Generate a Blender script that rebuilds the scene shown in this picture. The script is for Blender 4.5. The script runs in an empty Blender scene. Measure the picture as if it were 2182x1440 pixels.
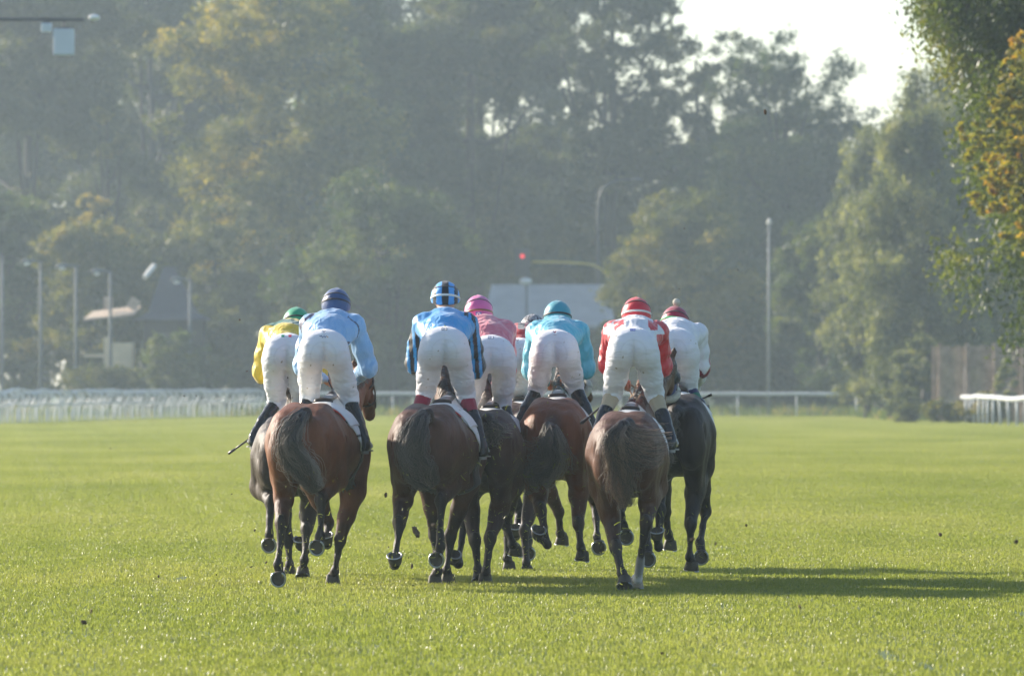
import bpy, math, random
import numpy as np
from mathutils import Vector, Matrix

random.seed(7)
rng = np.random.default_rng(7)
scene = bpy.context.scene
COL = scene.collection

# ------------------------------------------------------------------ camera
F_PX, CX, HY, EYE = 15600.0, 1091.0, 817.0, 1.67      # long lens, eye at 1.67 m
cam = bpy.data.cameras.new("camera")
cam.sensor_fit = 'HORIZONTAL'
cam.sensor_width = 36.0
cam.lens = 36.0 * F_PX / 2182.0
cam.shift_y = (HY - 720.0) / 2182.0
cam.clip_start = 1.0
cam.clip_end = 6000.0
cam.dof.use_dof = True
cam.dof.focus_distance = 60.3
cam.dof.aperture_fstop = 5.8
cam_o = bpy.data.objects.new("camera", cam)
COL.objects.link(cam_o)
cam_o.location = (0, 0, EYE)
cam_o.rotation_euler = (math.radians(90), 0, 0)
scene.camera = cam_o

# ------------------------------------------------------------------ light
SUN_EL, SUN_AZ = 22.0, -55.0          # azimuth from +Y, negative = to the left
az, el = math.radians(SUN_AZ), math.radians(SUN_EL)
to_sun = Vector((math.sin(az) * math.cos(el), math.cos(az) * math.cos(el), math.sin(el)))
world = bpy.data.worlds.new("World")
scene.world = world
world.use_nodes = True
wn = world.node_tree
bg = wn.nodes["Background"]
sky = wn.nodes.new("ShaderNodeTexSky")
sky.sky_type = 'NISHITA'
sky.sun_disc = False
sky.sun_elevation = el
sky.sun_rotation = az
sky.air_density = 1.0
sky.dust_density = 1.0
sky.ozone_density = 1.8
wn.links.new(sky.outputs[0], bg.inputs[0])
bg.inputs[1].default_value = 0.115
sun = bpy.data.lights.new("sun", 'SUN')
sun.energy = 5.0
sun.angle = math.radians(1.8)
sun.color = (1.0, 0.89, 0.75)
sun_o = bpy.data.objects.new("sun", sun)
COL.objects.link(sun_o)
sun_o.rotation_euler = to_sun.to_track_quat('Z', 'Y').to_euler()
sun_o.location = (-20, 60, 40)

scene.view_settings.view_transform = 'Standard'
scene.view_settings.look = 'None'
scene.view_settings.gamma = 1.0
scene.view_settings.exposure = 1.02
scene.render.engine = 'CYCLES'
cy = scene.cycles
cy.use_denoising = True
cy.use_adaptive_sampling = True
cy.adaptive_threshold = 0.02
cy.max_bounces = 8
cy.diffuse_bounces = 3
cy.glossy_bounces = 2
cy.transmission_bounces = 4
cy.volume_bounces = 1
cy.transparent_max_bounces = 8
cy.sample_clamp_indirect = 4.0


def wp(px, py, Y):
    """photo pixel at distance Y -> world point"""
    return np.array([(px - CX) / F_PX * Y, Y, EYE - (py - HY) / F_PX * Y])


# ------------------------------------------------------------------ materials
MATS = {}


def mat_new(name):
    m = bpy.data.materials.new(name)
    m.use_nodes = True
    MATS[name] = m
    nt = m.node_tree
    return m, nt, nt.nodes["Principled BSDF"]


def N(nt, typ, **kw):
    n = nt.nodes.new(typ)
    for k, v in kw.items():
        setattr(n, k, v)
    return n


def ramp(nt, stops):
    r = nt.nodes.new("ShaderNodeValToRGB")
    els = r.color_ramp.elements
    while len(els) < len(stops):
        els.new(0.5)
    for e, (p, c) in zip(els, stops):
        e.position = p
        e.color = (*c, 1) if len(c) == 3 else c
    return r


def bump(nt, b, scale, strength, dist=0.01, detail=4, coord='Object', stretch=None):
    tc = N(nt, "ShaderNodeTexCoord")
    noi = N(nt, "ShaderNodeTexNoise")
    noi.inputs["Scale"].default_value = scale
    noi.inputs["Detail"].default_value = detail
    src = tc.outputs[coord]
    if stretch:
        mp = N(nt, "ShaderNodeMapping")
        mp.inputs["Scale"].default_value = stretch
        nt.links.new(src, mp.inputs[0])
        src = mp.outputs[0]
    nt.links.new(src, noi.inputs["Vector"])
    bp = N(nt, "ShaderNodeBump")
    bp.inputs["Strength"].default_value = strength
    bp.inputs["Distance"].default_value = dist
    nt.links.new(noi.outputs[0], bp.inputs["Height"])
    nt.links.new(bp.outputs[0], b.inputs["Normal"])
    return noi


def plain(name, col, rough=0.6, metal=0.0, var=0.15, scale=8.0, spec=0.5, bmp=0.0):
    """a paint or plastic or metal with slight mottling"""
    m, nt, b = mat_new(name)
    tc = N(nt, "ShaderNodeTexCoord")
    noi = N(nt, "ShaderNodeTexNoise")
    noi.inputs["Scale"].default_value = scale
    noi.inputs["Detail"].default_value = 5
    nt.links.new(tc.outputs["Object"], noi.inputs["Vector"])
    c = np.array(col)
    r = ramp(nt, [(0.3, tuple(c * (1 - var))), (0.7, tuple(np.minimum(c * (1 + var), 1)))])
    nt.links.new(noi.outputs[0], r.inputs[0])
    nt.links.new(r.outputs[0], b.inputs["Base Color"])
    b.inputs["Roughness"].default_value = rough
    b.inputs["Metallic"].default_value = metal
    b.inputs["Specular IOR Level"].default_value = spec
    if bmp:
        bump(nt, b, scale * 4, bmp)
    return m


def coat(name, body, point, rough=0.50):
    """horse coat: body colour, darker lower legs by the mesh attribute 'Col' (r = dark points, g = white sock)"""
    m, nt, b = mat_new(name)
    at = N(nt, "ShaderNodeAttribute", attribute_name="Col")
    sep = N(nt, "ShaderNodeSeparateColor")
    nt.links.new(at.outputs["Color"], sep.inputs[0])
    tc = N(nt, "ShaderNodeTexCoord")
    noi = N(nt, "ShaderNodeTexNoise")
    noi.inputs["Scale"].default_value = 5.0
    noi.inputs["Detail"].default_value = 6
    nt.links.new(tc.outputs["Object"], noi.inputs["Vector"])
    c = np.array(body)
    r = ramp(nt, [(0.3, tuple(c * 0.72)), (0.7, tuple(c * 1.3))])
    nt.links.new(noi.outputs[0], r.inputs[0])
    mx = N(nt, "ShaderNodeMixRGB")
    nt.links.new(sep.outputs[0], mx.inputs[0])
    nt.links.new(r.outputs[0], mx.inputs[1])
    mx.inputs[2].default_value = (*point, 1)
    mx2 = N(nt, "ShaderNodeMixRGB")
    nt.links.new(sep.outputs[1], mx2.inputs[0])
    nt.links.new(mx.outputs[0], mx2.inputs[1])
    mx2.inputs[2].default_value = (0.74, 0.71, 0.68, 1)
    nt.links.new(mx2.outputs[0], b.inputs["Base Color"])
    b.inputs["Roughness"].default_value = rough
    b.inputs["Specular IOR Level"].default_value = 0.27
    b.inputs["Sheen Weight"].default_value = 0.04
    b.inputs["Sheen Roughness"].default_value = 0.35
    b.inputs["Sheen Tint"].default_value = (1, 0.8, 0.62, 1)
    # veins, creases and short hair
    w = N(nt, "ShaderNodeTexNoise")
    w.inputs["Scale"].default_value = 13
    w.inputs["Detail"].default_value = 7
    w.inputs["Roughness"].default_value = 0.62
    mp = N(nt, "ShaderNodeMapping")
    mp.inputs["Scale"].default_value = (1.6, 1.0, 0.45)
    nt.links.new(tc.outputs["Object"], mp.inputs[0])
    nt.links.new(mp.outputs[0], w.inputs["Vector"])
    bp = N(nt, "ShaderNodeBump")
    bp.inputs["Strength"].default_value = 0.45
    bp.inputs["Distance"].default_value = 0.04
    nt.links.new(w.outputs[0], bp.inputs["Height"])
    nt.links.new(bp.outputs[0], b.inputs["Normal"])
    return m


def cloth(name, rough=0.5, sheen=0.3, bscale=9.0, bstr=0.5, stretch=(1, 1, 1), spec=0.4, trans=0.0):
    """fabric whose dye comes from the mesh attribute 'Col'; fold bump"""
    m, nt, b = mat_new(name)
    at = N(nt, "ShaderNodeAttribute", attribute_name="Col")
    nt.links.new(at.outputs["Color"], b.inputs["Base Color"])
    b.inputs["Roughness"].default_value = rough
    b.inputs["Specular IOR Level"].default_value = spec
    b.inputs["Sheen Weight"].default_value = sheen
    noi = bump(nt, b, bscale, bstr, 0.032, 4, 'Object', stretch)
    noi.inputs["Distortion"].default_value = 0.8
    if trans:
        tr = N(nt, "ShaderNodeBsdfTranslucent")
        nt.links.new(at.outputs["Color"], tr.inputs[0])
        ms = N(nt, "ShaderNodeMixShader")
        ms.inputs[0].default_value = trans
        out = nt.nodes["Material Output"]
        nt.links.new(b.outputs[0], ms.inputs[1])
        nt.links.new(tr.outputs[0], ms.inputs[2])
        nt.links.new(ms.outputs[0], out.inputs[0])
    return m


def leafmat(name, c1, c2, c3=None, trans=0.45, rough=0.62, scale=0.22, fine=1.0):
    """foliage: two or three leaf colours in clumps; light passes through the blades"""
    m, nt, b = mat_new(name)
    ge = N(nt, "ShaderNodeNewGeometry")
    n1 = N(nt, "ShaderNodeTexNoise")
    n1.inputs["Scale"].default_value = scale
    n1.inputs["Detail"].default_value = 3
    nt.links.new(ge.outputs["Position"], n1.inputs["Vector"])
    n2 = N(nt, "ShaderNodeTexNoise")
    n2.inputs["Scale"].default_value = fine
    n2.inputs["Detail"].default_value = 2
    nt.links.new(ge.outputs["Position"], n2.inputs["Vector"])
    ad = N(nt, "ShaderNodeMath", operation='MULTIPLY_ADD')
    nt.links.new(n2.outputs[0], ad.inputs[0])
    ad.inputs[1].default_value = 0.72
    sb = N(nt, "ShaderNodeMath", operation='MULTIPLY_ADD')
    nt.links.new(n1.outputs[0], sb.inputs[0])
    sb.inputs[1].default_value = 0.9
    sb.inputs[2].default_value = -0.31
    nt.links.new(sb.outputs[0], ad.inputs[2])
    st = [(0.30, c1), (0.55, c2)]
    if c3:
        st.append((0.72, c3))
    r = ramp(nt, st)
    nt.links.new(ad.outputs[0], r.inputs[0])
    nt.links.new(r.outputs[0], b.inputs["Base Color"])
    b.inputs["Roughness"].default_value = rough
    tr = N(nt, "ShaderNodeBsdfTranslucent")
    br = N(nt, "ShaderNodeMixRGB", blend_type='MULTIPLY')
    br.inputs[0].default_value = 1.0
    br.inputs[2].default_value = (1.5, 1.5, 0.7, 1)
    nt.links.new(r.outputs[0], br.inputs[1])
    nt.links.new(br.outputs[0], tr.inputs[0])
    ms = N(nt, "ShaderNodeMixShader")
    ms.inputs[0].default_value = trans
    out = nt.nodes["Material Output"]
    nt.links.new(b.outputs[0], ms.inputs[1])
    nt.links.new(tr.outputs[0], ms.inputs[2])
    nt.links.new(ms.outputs[0], out.inputs[0])
    return m


# ------------------------------------------------------------------ object helpers
def tag(o, label=None, cat=None, group=None, kind=None):
    if label:
        o["label"] = label
    if cat:
        o["category"] = cat
    if group:
        o["group"] = group
    if kind:
        o["kind"] = kind
    return o


def empty(name, loc, rz=0.0, **kw):
    o = bpy.data.objects.new(name, None)
    o.empty_display_size = 0.2
    COL.objects.link(o)
    o.location = loc
    o.rotation_euler = (0, 0, rz)
    return tag(o, **kw)


def mesh_from(name, V, Fq, mat, parent=None, cols=None, smooth=True, loc=None):
    """V (n,3), Fq either (m,4)/(m,3) array or list of tuples"""
    me = bpy.data.meshes.new(name)
    V = np.asarray(V, dtype=np.float32)
    if isinstance(Fq, np.ndarray):
        k = Fq.shape[1]
        me.vertices.add(len(V))
        me.vertices.foreach_set("co", V.ravel())
        me.loops.add(Fq.size)
        me.loops.foreach_set("vertex_index", Fq.ravel().astype(np.int32))
        me.polygons.add(len(Fq))
        me.polygons.foreach_set("loop_start", (np.arange(len(Fq)) * k).astype(np.int32))
        me.update(calc_edges=True)
        me.validate()
    else:
        me.from_pydata([tuple(v) for v in V], [], [tuple(int(i) for i in f) for f in Fq])
        me.update()
    if cols is not None:
        a = me.color_attributes.new("Col", 'FLOAT_COLOR', 'POINT')
        c = np.ones((len(V), 4), dtype=np.float32)
        c[:, :3] = cols
        a.data.foreach_set("color", c.ravel())
    if smooth:
        me.polygons.foreach_set("use_smooth", np.ones(len(me.polygons), dtype=bool))
    for mm in (mat if isinstance(mat, (list, tuple)) else [mat]):
        me.materials.append(mm)
    o = bpy.data.objects.new(name, me)
    COL.objects.link(o)
    if parent is not None:
        o.parent = parent
    if loc is not None:
        o.location = loc
    return o


class MB:
    """collects simple pieces that belong to one part"""
    def __init__(self):
        self.v, self.f, self.c = [], [], []

    def add(self, V, Fs, col=(1, 1, 1)):
        n = len(self.v)
        self.v += [tuple(map(float, p)) for p in V]
        self.f += [tuple(int(i) + n for i in f) for f in Fs]
        self.c += [col] * len(V)

    def box(self, lo, hi, col=(1, 1, 1), rot=None, piv=None):
        x0, y0, z0 = lo
        x1, y1, z1 = hi
        V = np.array([(x0, y0, z0), (x1, y0, z0), (x1, y1, z0), (x0, y1, z0), (x0, y0, z1), (x1, y0, z1), (x1, y1, z1), (x0, y1, z1)], float)
        if rot is not None:
            p = np.array(piv if piv is not None else V.mean(0))
            V = (V - p) @ np.array(rot).T + p
        self.add(V, [(0, 3, 2, 1), (4, 5, 6, 7), (0, 1, 5, 4), (1, 2, 6, 5), (2, 3, 7, 6), (3, 0, 4, 7)], col)

    def tube(self, P, R, n=8, col=(1, 1, 1), cap=True, flat=1.0, up=None):
        P = np.asarray(P, float)
        R = np.broadcast_to(np.asarray(R, float), (len(P),))
        T = np.gradient(P, axis=0)
        T /= np.linalg.norm(T, axis=1)[:, None] + 1e-9
        u = np.array(up if up is not None else (0, 0, 1.0))
        if up is None and abs(T[0] @ u) > 0.9:
            u = np.array((0, 1.0, 0))
        V = []
        for p, t, r in zip(P, T, R):
            s = np.cross(t, u)
            s /= np.linalg.norm(s) + 1e-9
            w = np.cross(s, t)
            for k in range(n):
                a = 2 * math.pi * k / n
                V.append(p + r * (math.cos(a) * s + math.sin(a) * w * flat))
        Fs = []
        for i in range(len(P) - 1):
            for k in range(n):
                a, b = i * n + k, i * n + (k + 1) % n
                Fs.append((a, b, b + n, a + n))
        if cap:
            Fs.append(tuple(range(n))[::-1])
            Fs.append(tuple(range((len(P) - 1) * n, len(P) * n)))
        self.add(V, Fs, col)

    def build(self, name, mat, parent=None, smooth=False, loc=None):
        return mesh_from(name, np.array(self.v), self.f, mat, parent, np.array(self.c), smooth, loc)


# ------------------------------------------------------------------ implicit bodies
class Sdf:
    def __init__(self, h):
        self.h, self.prims, self.warp = h, [], None

    def cone(self, a, b, r1, r2, k=0.04, s=(1, 1, 1), t=0.0, sub=False):
        a, b = np.array(a, float), np.array(b, float)
        r = max(r1, r2)
        s = np.array(s, float)
        lo, hi = np.minimum(a, b) - r * s, np.maximum(a, b) + r * s
        self.prims.append(('c', (a, b, r1, r2, s), k, t, lo, hi, sub))
        return self

    def chain(self, pts, k=0.03, s=(1, 1, 1), t=0.0):
        for (p, r), (q, r2) in zip(pts[:-1], pts[1:]):
            self.cone(p, q, r, r2, k, s, t)
        return self

    def ell(self, c, r, k=0.06, t=0.0, R=None, sub=False):
        c, r = np.array(c, float), np.array(r, float)
        e = np.full(3, r.max()) if R is not None else r
        self.prims.append(('e', (c, r, R), k, t, c - e, c + e, sub))
        return self

    def mesh(self, crop=None):
        h = self.h
        lo = np.min([p[4] for p in self.prims if not p[6]], axis=0) - 3 * h
        hi = np.max([p[5] for p in self.prims if not p[6]], axis=0) + 3 * h
        dim = np.ceil((hi - lo) / h).astype(int) + 1
        X = [(lo[i] + np.arange(dim[i]) * h).astype(np.float32) for i in range(3)]
        D = np.full(dim, 0.5, np.float32)
        A = np.zeros(dim, np.float32)
        for typ, par, k, t, plo, phi, sub in self.prims:
            m = k + 2.5 * h
            i0 = np.clip(np.floor((plo - m - lo) / h).astype(int), 0, dim - 1)
            i1 = np.clip(np.ceil((phi + m - lo) / h).astype(int) + 1, 1, dim)
            sl = tuple(slice(a, b) for a, b in zip(i0, i1))
            x = X[0][sl[0]][:, None, None]
            y = X[1][sl[1]][None, :, None]
            z = X[2][sl[2]][None, None, :]
            if typ == 'c':
                a, b, r1, r2, s = par
                a2, b2 = a / s, b / s
                x2, y2, z2 = x / s[0], y / s[1], z / s[2]
                ba = b2 - a2
                L = float(ba @ ba) + 1e-9
                u = np.clip(((x2 - a2[0]) * ba[0] + (y2 - a2[1]) * ba[1] + (z2 - a2[2]) * ba[2]) / L, 0, 1)
                d = np.sqrt((x2 - a2[0] - u * ba[0]) ** 2 + (y2 - a2[1] - u * ba[1]) ** 2 + (z2 - a2[2] - u * ba[2]) ** 2) - (r1 + (r2 - r1) * u)
                d = d * float(s.min())
            else:
                c, r, R = par
                dx, dy, dz = x - c[0], y - c[1], z - c[2]
                if R is not None:
                    Rm = np.array(R)
                    dx, dy, dz = (Rm[0, 0] * dx + Rm[1, 0] * dy + Rm[2, 0] * dz, Rm[0, 1] * dx + Rm[1, 1] * dy + Rm[2, 1] * dz,
                                  Rm[0, 2] * dx + Rm[1, 2] * dy + Rm[2, 2] * dz)
                k0 = np.sqrt((dx / r[0]) ** 2 + (dy / r[1]) ** 2 + (dz / r[2]) ** 2)
                k1 = np.sqrt((dx / r[0] ** 2) ** 2 + (dy / r[1] ** 2) ** 2 + (dz / r[2] ** 2) ** 2) + 1e-6
                d = k0 * (k0 - 1) / k1
            d = d.astype(np.float32)
            o = D[sl]
            if sub:
                q = np.clip(0.5 - 0.5 * (o + d) / k, 0, 1)
                D[sl] = o * (1 - q) - d * q + k * q * (1 - q)
                continue
            q = np.clip(0.5 + 0.5 * (o - d) / k, 0, 1)
            D[sl] = o * (1 - q) + d * q - k * q * (1 - q)
            A[sl] = A[sl] * (1 - q) + t * q
        if self.warp is not None:
            nb = np.abs(D) < 0.05
            idx = np.nonzero(nb)
            D[idx] += self.warp(X[0][idx[0]], X[1][idx[1]], X[2][idx[2]], A[idx]).astype(np.float32)
        if crop is not None:
            x = X[0][:, None, None]
            y = X[1][None, :, None]
            z = X[2][None, None, :]
            D = np.maximum(D, crop(x, y, z).astype(np.float32))
        # naive surface nets
        S = D < 0
        c8 = [(i, j, k) for i in (0, 1) for j in (0, 1) for k in (0, 1)]
        n0, n1, n2 = dim - 1
        cnt = np.zeros((n0, n1, n2), np.int8)
        for i, j, k in c8:
            cnt += S[i:i + n0, j:j + n1, k:k + n2]
        act = (cnt > 0) & (cnt < 8)
        ids = np.full((n0, n1, n2), -1, np.int64)
        ai = np.array(np.nonzero(act)).T
        ids[act] = np.arange(len(ai))
        acc = np.zeros((len(ai), 3))
        num = np.zeros(len(ai))
        vals = {c: D[ai[:, 0] + c[0], ai[:, 1] + c[1], ai[:, 2] + c[2]] for c in c8}
        for c in c8:
            for ax in range(3):
                if c[ax] == 0:
                    c2 = list(c)
                    c2[ax] = 1
                    c2 = tuple(c2)
                    v0, v1 = vals[c], vals[c2]
                    mk = (v0 < 0) != (v1 < 0)
                    tt = np.where(mk, v0 / (v0 - v1 + 1e-12), 0)
                    p = np.array(c, float)[None, :].repeat(len(ai), 0)
                    p[:, ax] += tt
                    acc[mk] += p[mk]
                    num[mk] += 1
        P = lo + (ai + acc / num[:, None]) * h
        quads = []
        for ax in range(3):
            b, c = [q for q in range(3) if q != ax]
            sh = list(dim)
            sh[ax] -= 1
            s0 = [slice(None)] * 3
            s1 = [slice(None)] * 3
            s0[ax] = slice(0, -1)
            s1[ax] = slice(1, None)
            s0[b] = s1[b] = slice(1, -1)
            s0[c] = s1[c] = slice(1, -1)
            a0, a1 = S[tuple(s0)], S[tuple(s1)]
            e = np.array(np.nonzero(a0 != a1)).T
            flip = a0[e[:, 0], e[:, 1], e[:, 2]]
            base = e.copy()
            base[:, b] += 1
            base[:, c] += 1
            q = []
            for db, dc in ((-1, -1), (0, -1), (0, 0), (-1, 0)):
                w = base.copy()
                w[:, b] += db
                w[:, c] += dc
                q.append(ids[w[:, 0], w[:, 1], w[:, 2]])
            q = np.array(q).T
            if ax == 1:
                flip = ~flip
            q[~flip] = q[~flip][:, ::-1]
            quads.append(q)
        Q = np.concatenate(quads)
        Q = Q[(Q >= 0).all(1)]
        at = A[ai[:, 0], ai[:, 1], ai[:, 2]]
        # one smoothing pass
        for _ in range(2):
            su = np.zeros_like(P)
            nn = np.zeros(len(P))
            for i in range(4):
                np.add.at(su, Q[:, i], P[Q[:, (i + 1) % 4]])
                np.add.at(nn, Q[:, i], 1)
                np.add.at(su, Q[:, i], P[Q[:, (i - 1) % 4]])
                np.add.at(nn, Q[:, i], 1)
            P = 0.5 * P + 0.5 * su / np.maximum(nn, 1)[:, None]
        return P, Q, at

# ------------------------------------------------------------------ shared materials
M_HOOF = plain("hoof_horn", (0.050, 0.040, 0.028), 0.6, bmp=0.3)
M_HOOFW = plain("pale_hoof_horn", (0.30, 0.25, 0.19), 0.6, bmp=0.3)
M_STEEL = plain("horseshoe_steel", (0.42, 0.44, 0.47), 0.38, 0.9, 0.1, 30)
M_LEATHER = plain("leather", (0.03, 0.018, 0.012), 0.4, bmp=0.15)
M_TAN = plain("tan_webbing", (0.32, 0.24, 0.15), 0.7, bmp=0.2)
M_FLEECE = plain("sheepskin", (0.62, 0.58, 0.48), 0.95, 0, 0.12, 60, bmp=0.9)
M_BOOT = plain("boot_leather", (0.012, 0.012, 0.014), 0.25, bmp=0.12)
M_SOLE = plain("boot_sole", (0.30, 0.29, 0.27), 0.5)
M_SKIN = plain("skin", (0.48, 0.28, 0.20), 0.5, 0, 0.1, 10)
M_SILK = cloth("racing_silk", 0.38, 0.35, 9, 0.9, (1.4, 1.4, 0.6), 0.5, 0.12)
M_BREECH = cloth("white_breeches", 0.6, 0.2, 7, 0.6, (0.8, 0.9, 3.2), 0.3, 0.16)
M_KNIT = cloth("cloth_pad", 0.75, 0.3, 12, 0.3)
M_CAP = cloth("cap_cover", 0.45, 0.25, 14, 0.18)
M_LABEL = cloth("printed_label", 0.6, 0.0, 3, 0.0)
M_HAIR = {}


def hair_mat(name, col, tip):
    m, nt, b = mat_new(name)
    at = N(nt, "ShaderNodeAttribute", attribute_name="Col")
    sp = N(nt, "ShaderNodeSeparateColor")
    nt.links.new(at.outputs["Color"], sp.inputs[0])
    r = ramp(nt, [(0.0, col), (1.0, tip)])
    nt.links.new(sp.outputs[0], r.inputs[0])
    nt.links.new(r.outputs[0], b.inputs["Base Color"])
    b.inputs["Roughness"].default_value = 0.4
    b.inputs["Specular IOR Level"].default_value = 0.6
    return m


M_HAIR['black'] = hair_mat("black_horsehair", (0.010, 0.009, 0.009), (0.36, 0.29, 0.24))  # second colour of each hair is lightened to paint in sunlit strands
M_HAIR['brown'] = hair_mat("brown_horsehair", (0.018, 0.012, 0.010), (0.42, 0.28, 0.19))
M_HAIR['grey'] = hair_mat("grey_horsehair", (0.02, 0.015, 0.012), (0.34, 0.28, 0.22))


def strands(P, r0, r1, cval):
    """P (S,K,3) strand points -> thin three-sided fibres"""
    S, K, _ = P.shape
    T = np.gradient(P, axis=1)
    T /= np.linalg.norm(T, axis=2, keepdims=True) + 1e-9
    s = np.cross(T, np.array((0.05, 1.0, 0.02)))
    s /= np.linalg.norm(s, axis=2, keepdims=True) + 1e-6
    w = np.cross(s, T)
    rad = np.linspace(r0, r1, K)[None, :, None]
    V = np.stack([P + rad * (math.cos(a) * s + math.sin(a) * w) for a in (0.5, 2.6, 4.7)], axis=2)  # S,K,3,3
    idx = np.arange(S * K * 3).reshape(S, K, 3)
    q = []
    for j in range(3):
        a, b = idx[:, :-1, j], idx[:, :-1, (j + 1) % 3]
        c, d = idx[:, 1:, (j + 1) % 3], idx[:, 1:, j]
        q.append(np.stack([a, b, c, d], -1).reshape(-1, 4))
    C = np.repeat(np.clip(cval, 0, 1).reshape(S, K, 1), 3, axis=2).reshape(-1)
    return V.reshape(-1, 3), np.concatenate(q), np.stack([C, C, C], -1)


def curve_pts(G, n):
    """smooth resampling of guide points"""
    G = np.asarray(G, float)
    t = np.linspace(0, len(G) - 1, n)
    out = np.zeros((n, G.shape[1]))
    for i, tt in enumerate(t):
        k = min(int(tt), len(G) - 2)
        f = tt - k
        p0, p1, p2, p3 = G[max(k - 1, 0)], G[k], G[k + 1], G[min(k + 2, len(G) - 1)]
        out[i] = 0.5 * ((2 * p1) + (-p0 + p2) * f + (2 * p0 - 5 * p1 + 4 * p2 - p3) * f * f + (-p0 + 3 * p1 - 3 * p2 + p3) * f ** 3)
    return out


from mathutils.bvhtree import BVHTree


def bvh_of(V, Q):
    return BVHTree.FromPolygons([Vector(v) for v in V], [tuple(int(i) for i in q) for q in Q])


def unit(v):
    v = np.array(v, float)
    return v / (np.linalg.norm(v) + 1e-9)


# ------------------------------------------------------------------ horses
HOOF_DIR = {   # sole normal and toe direction
    'S': ((0, -0.97, -0.22), (0, 0.22, -0.97)),
    'U': ((0, -0.45, 0.89), (0, -0.89, -0.45)),
    'R': ((0.25, -0.60, 0.75), (-0.1, -0.75, -0.60)),
    'G': ((0, -0.04, -1), (0, 1, -0.04)),
    'T': ((0, -0.60, -0.80), (0, 0.80, -0.60)),
    'A': ((-0.12, 0.15, -0.98), (0, 0.98, 0.15)),
}


def hoof(root, c, kind, mat, up):
    n, t = HOOF_DIR[kind]
    n, t = unit(n), unit(t)
    l = np.cross(n, t)
    mb = MB()
    K = 22
    rings = [(0.0, 0.046, 0.047, 0.010), (0.012, 0.051, 0.052, 0.008), (0.045, 0.057, 0.061, 0.0), (0.078, 0.064, 0.070, -0.006), (0.082, 0.062, 0.068, -0.006)]
    base = c - n * 0.078
    V = []
    for d, rl, rt, off in rings:
        for k in range(K):
            a = 2 * math.pi * k / K
            heel = 0.86 if math.cos(a) < -0.75 else 1.0
            V.append(base + n * d + t * (math.cos(a) * rt * heel - off) + l * math.sin(a) * rl)
    Fs = []
    for i in range(len(rings) - 1):
        for k in range(K):
            a, b = i * K + k, i * K + (k + 1) % K
            Fs.append((a, a + K, b + K, b))
    # concave sole with the frog as a ridge
    ci = len(V)
    last = (len(rings) - 1) * K
    for k in range(K):
        a = 2 * math.pi * k / K
        V.append(base + n * 0.070 + t * math.cos(a) * 0.046 + l * math.sin(a) * 0.042)
    for k in range(K):
        Fs.append((last + k, ci + k, ci + (k + 1) % K, last + (k + 1) % K))
    V.append(base + n * 0.066)
    for k in range(K):
        Fs.append((ci + k, ci + K, ci + (k + 1) % K))
    mb.add(V, Fs)
    mb.add([base + n * 0.066 + t * 0.022, base + n * 0.068 - t * 0.05 + l * 0.02, base + n * 0.068 - t * 0.05 - l * 0.02, base + n * 0.080 - t * 0.03],
           [(0, 1, 3), (0, 3, 2), (1, 2, 3)])
    h = mb.build("hoof", mat, root, smooth=True)
    sh = MB()
    P = []
    for a in np.linspace(-2.55, 2.55, 26):
        P.append(base + n * 0.085 + t * (math.cos(a) * 0.063 + 0.004) + l * math.sin(a) * 0.059)
    sh.tube(P, 0.0078, 6, flat=0.6, up=n)
    sh.build("horseshoe", M_STEEL, h, smooth=True)
    return h


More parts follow.
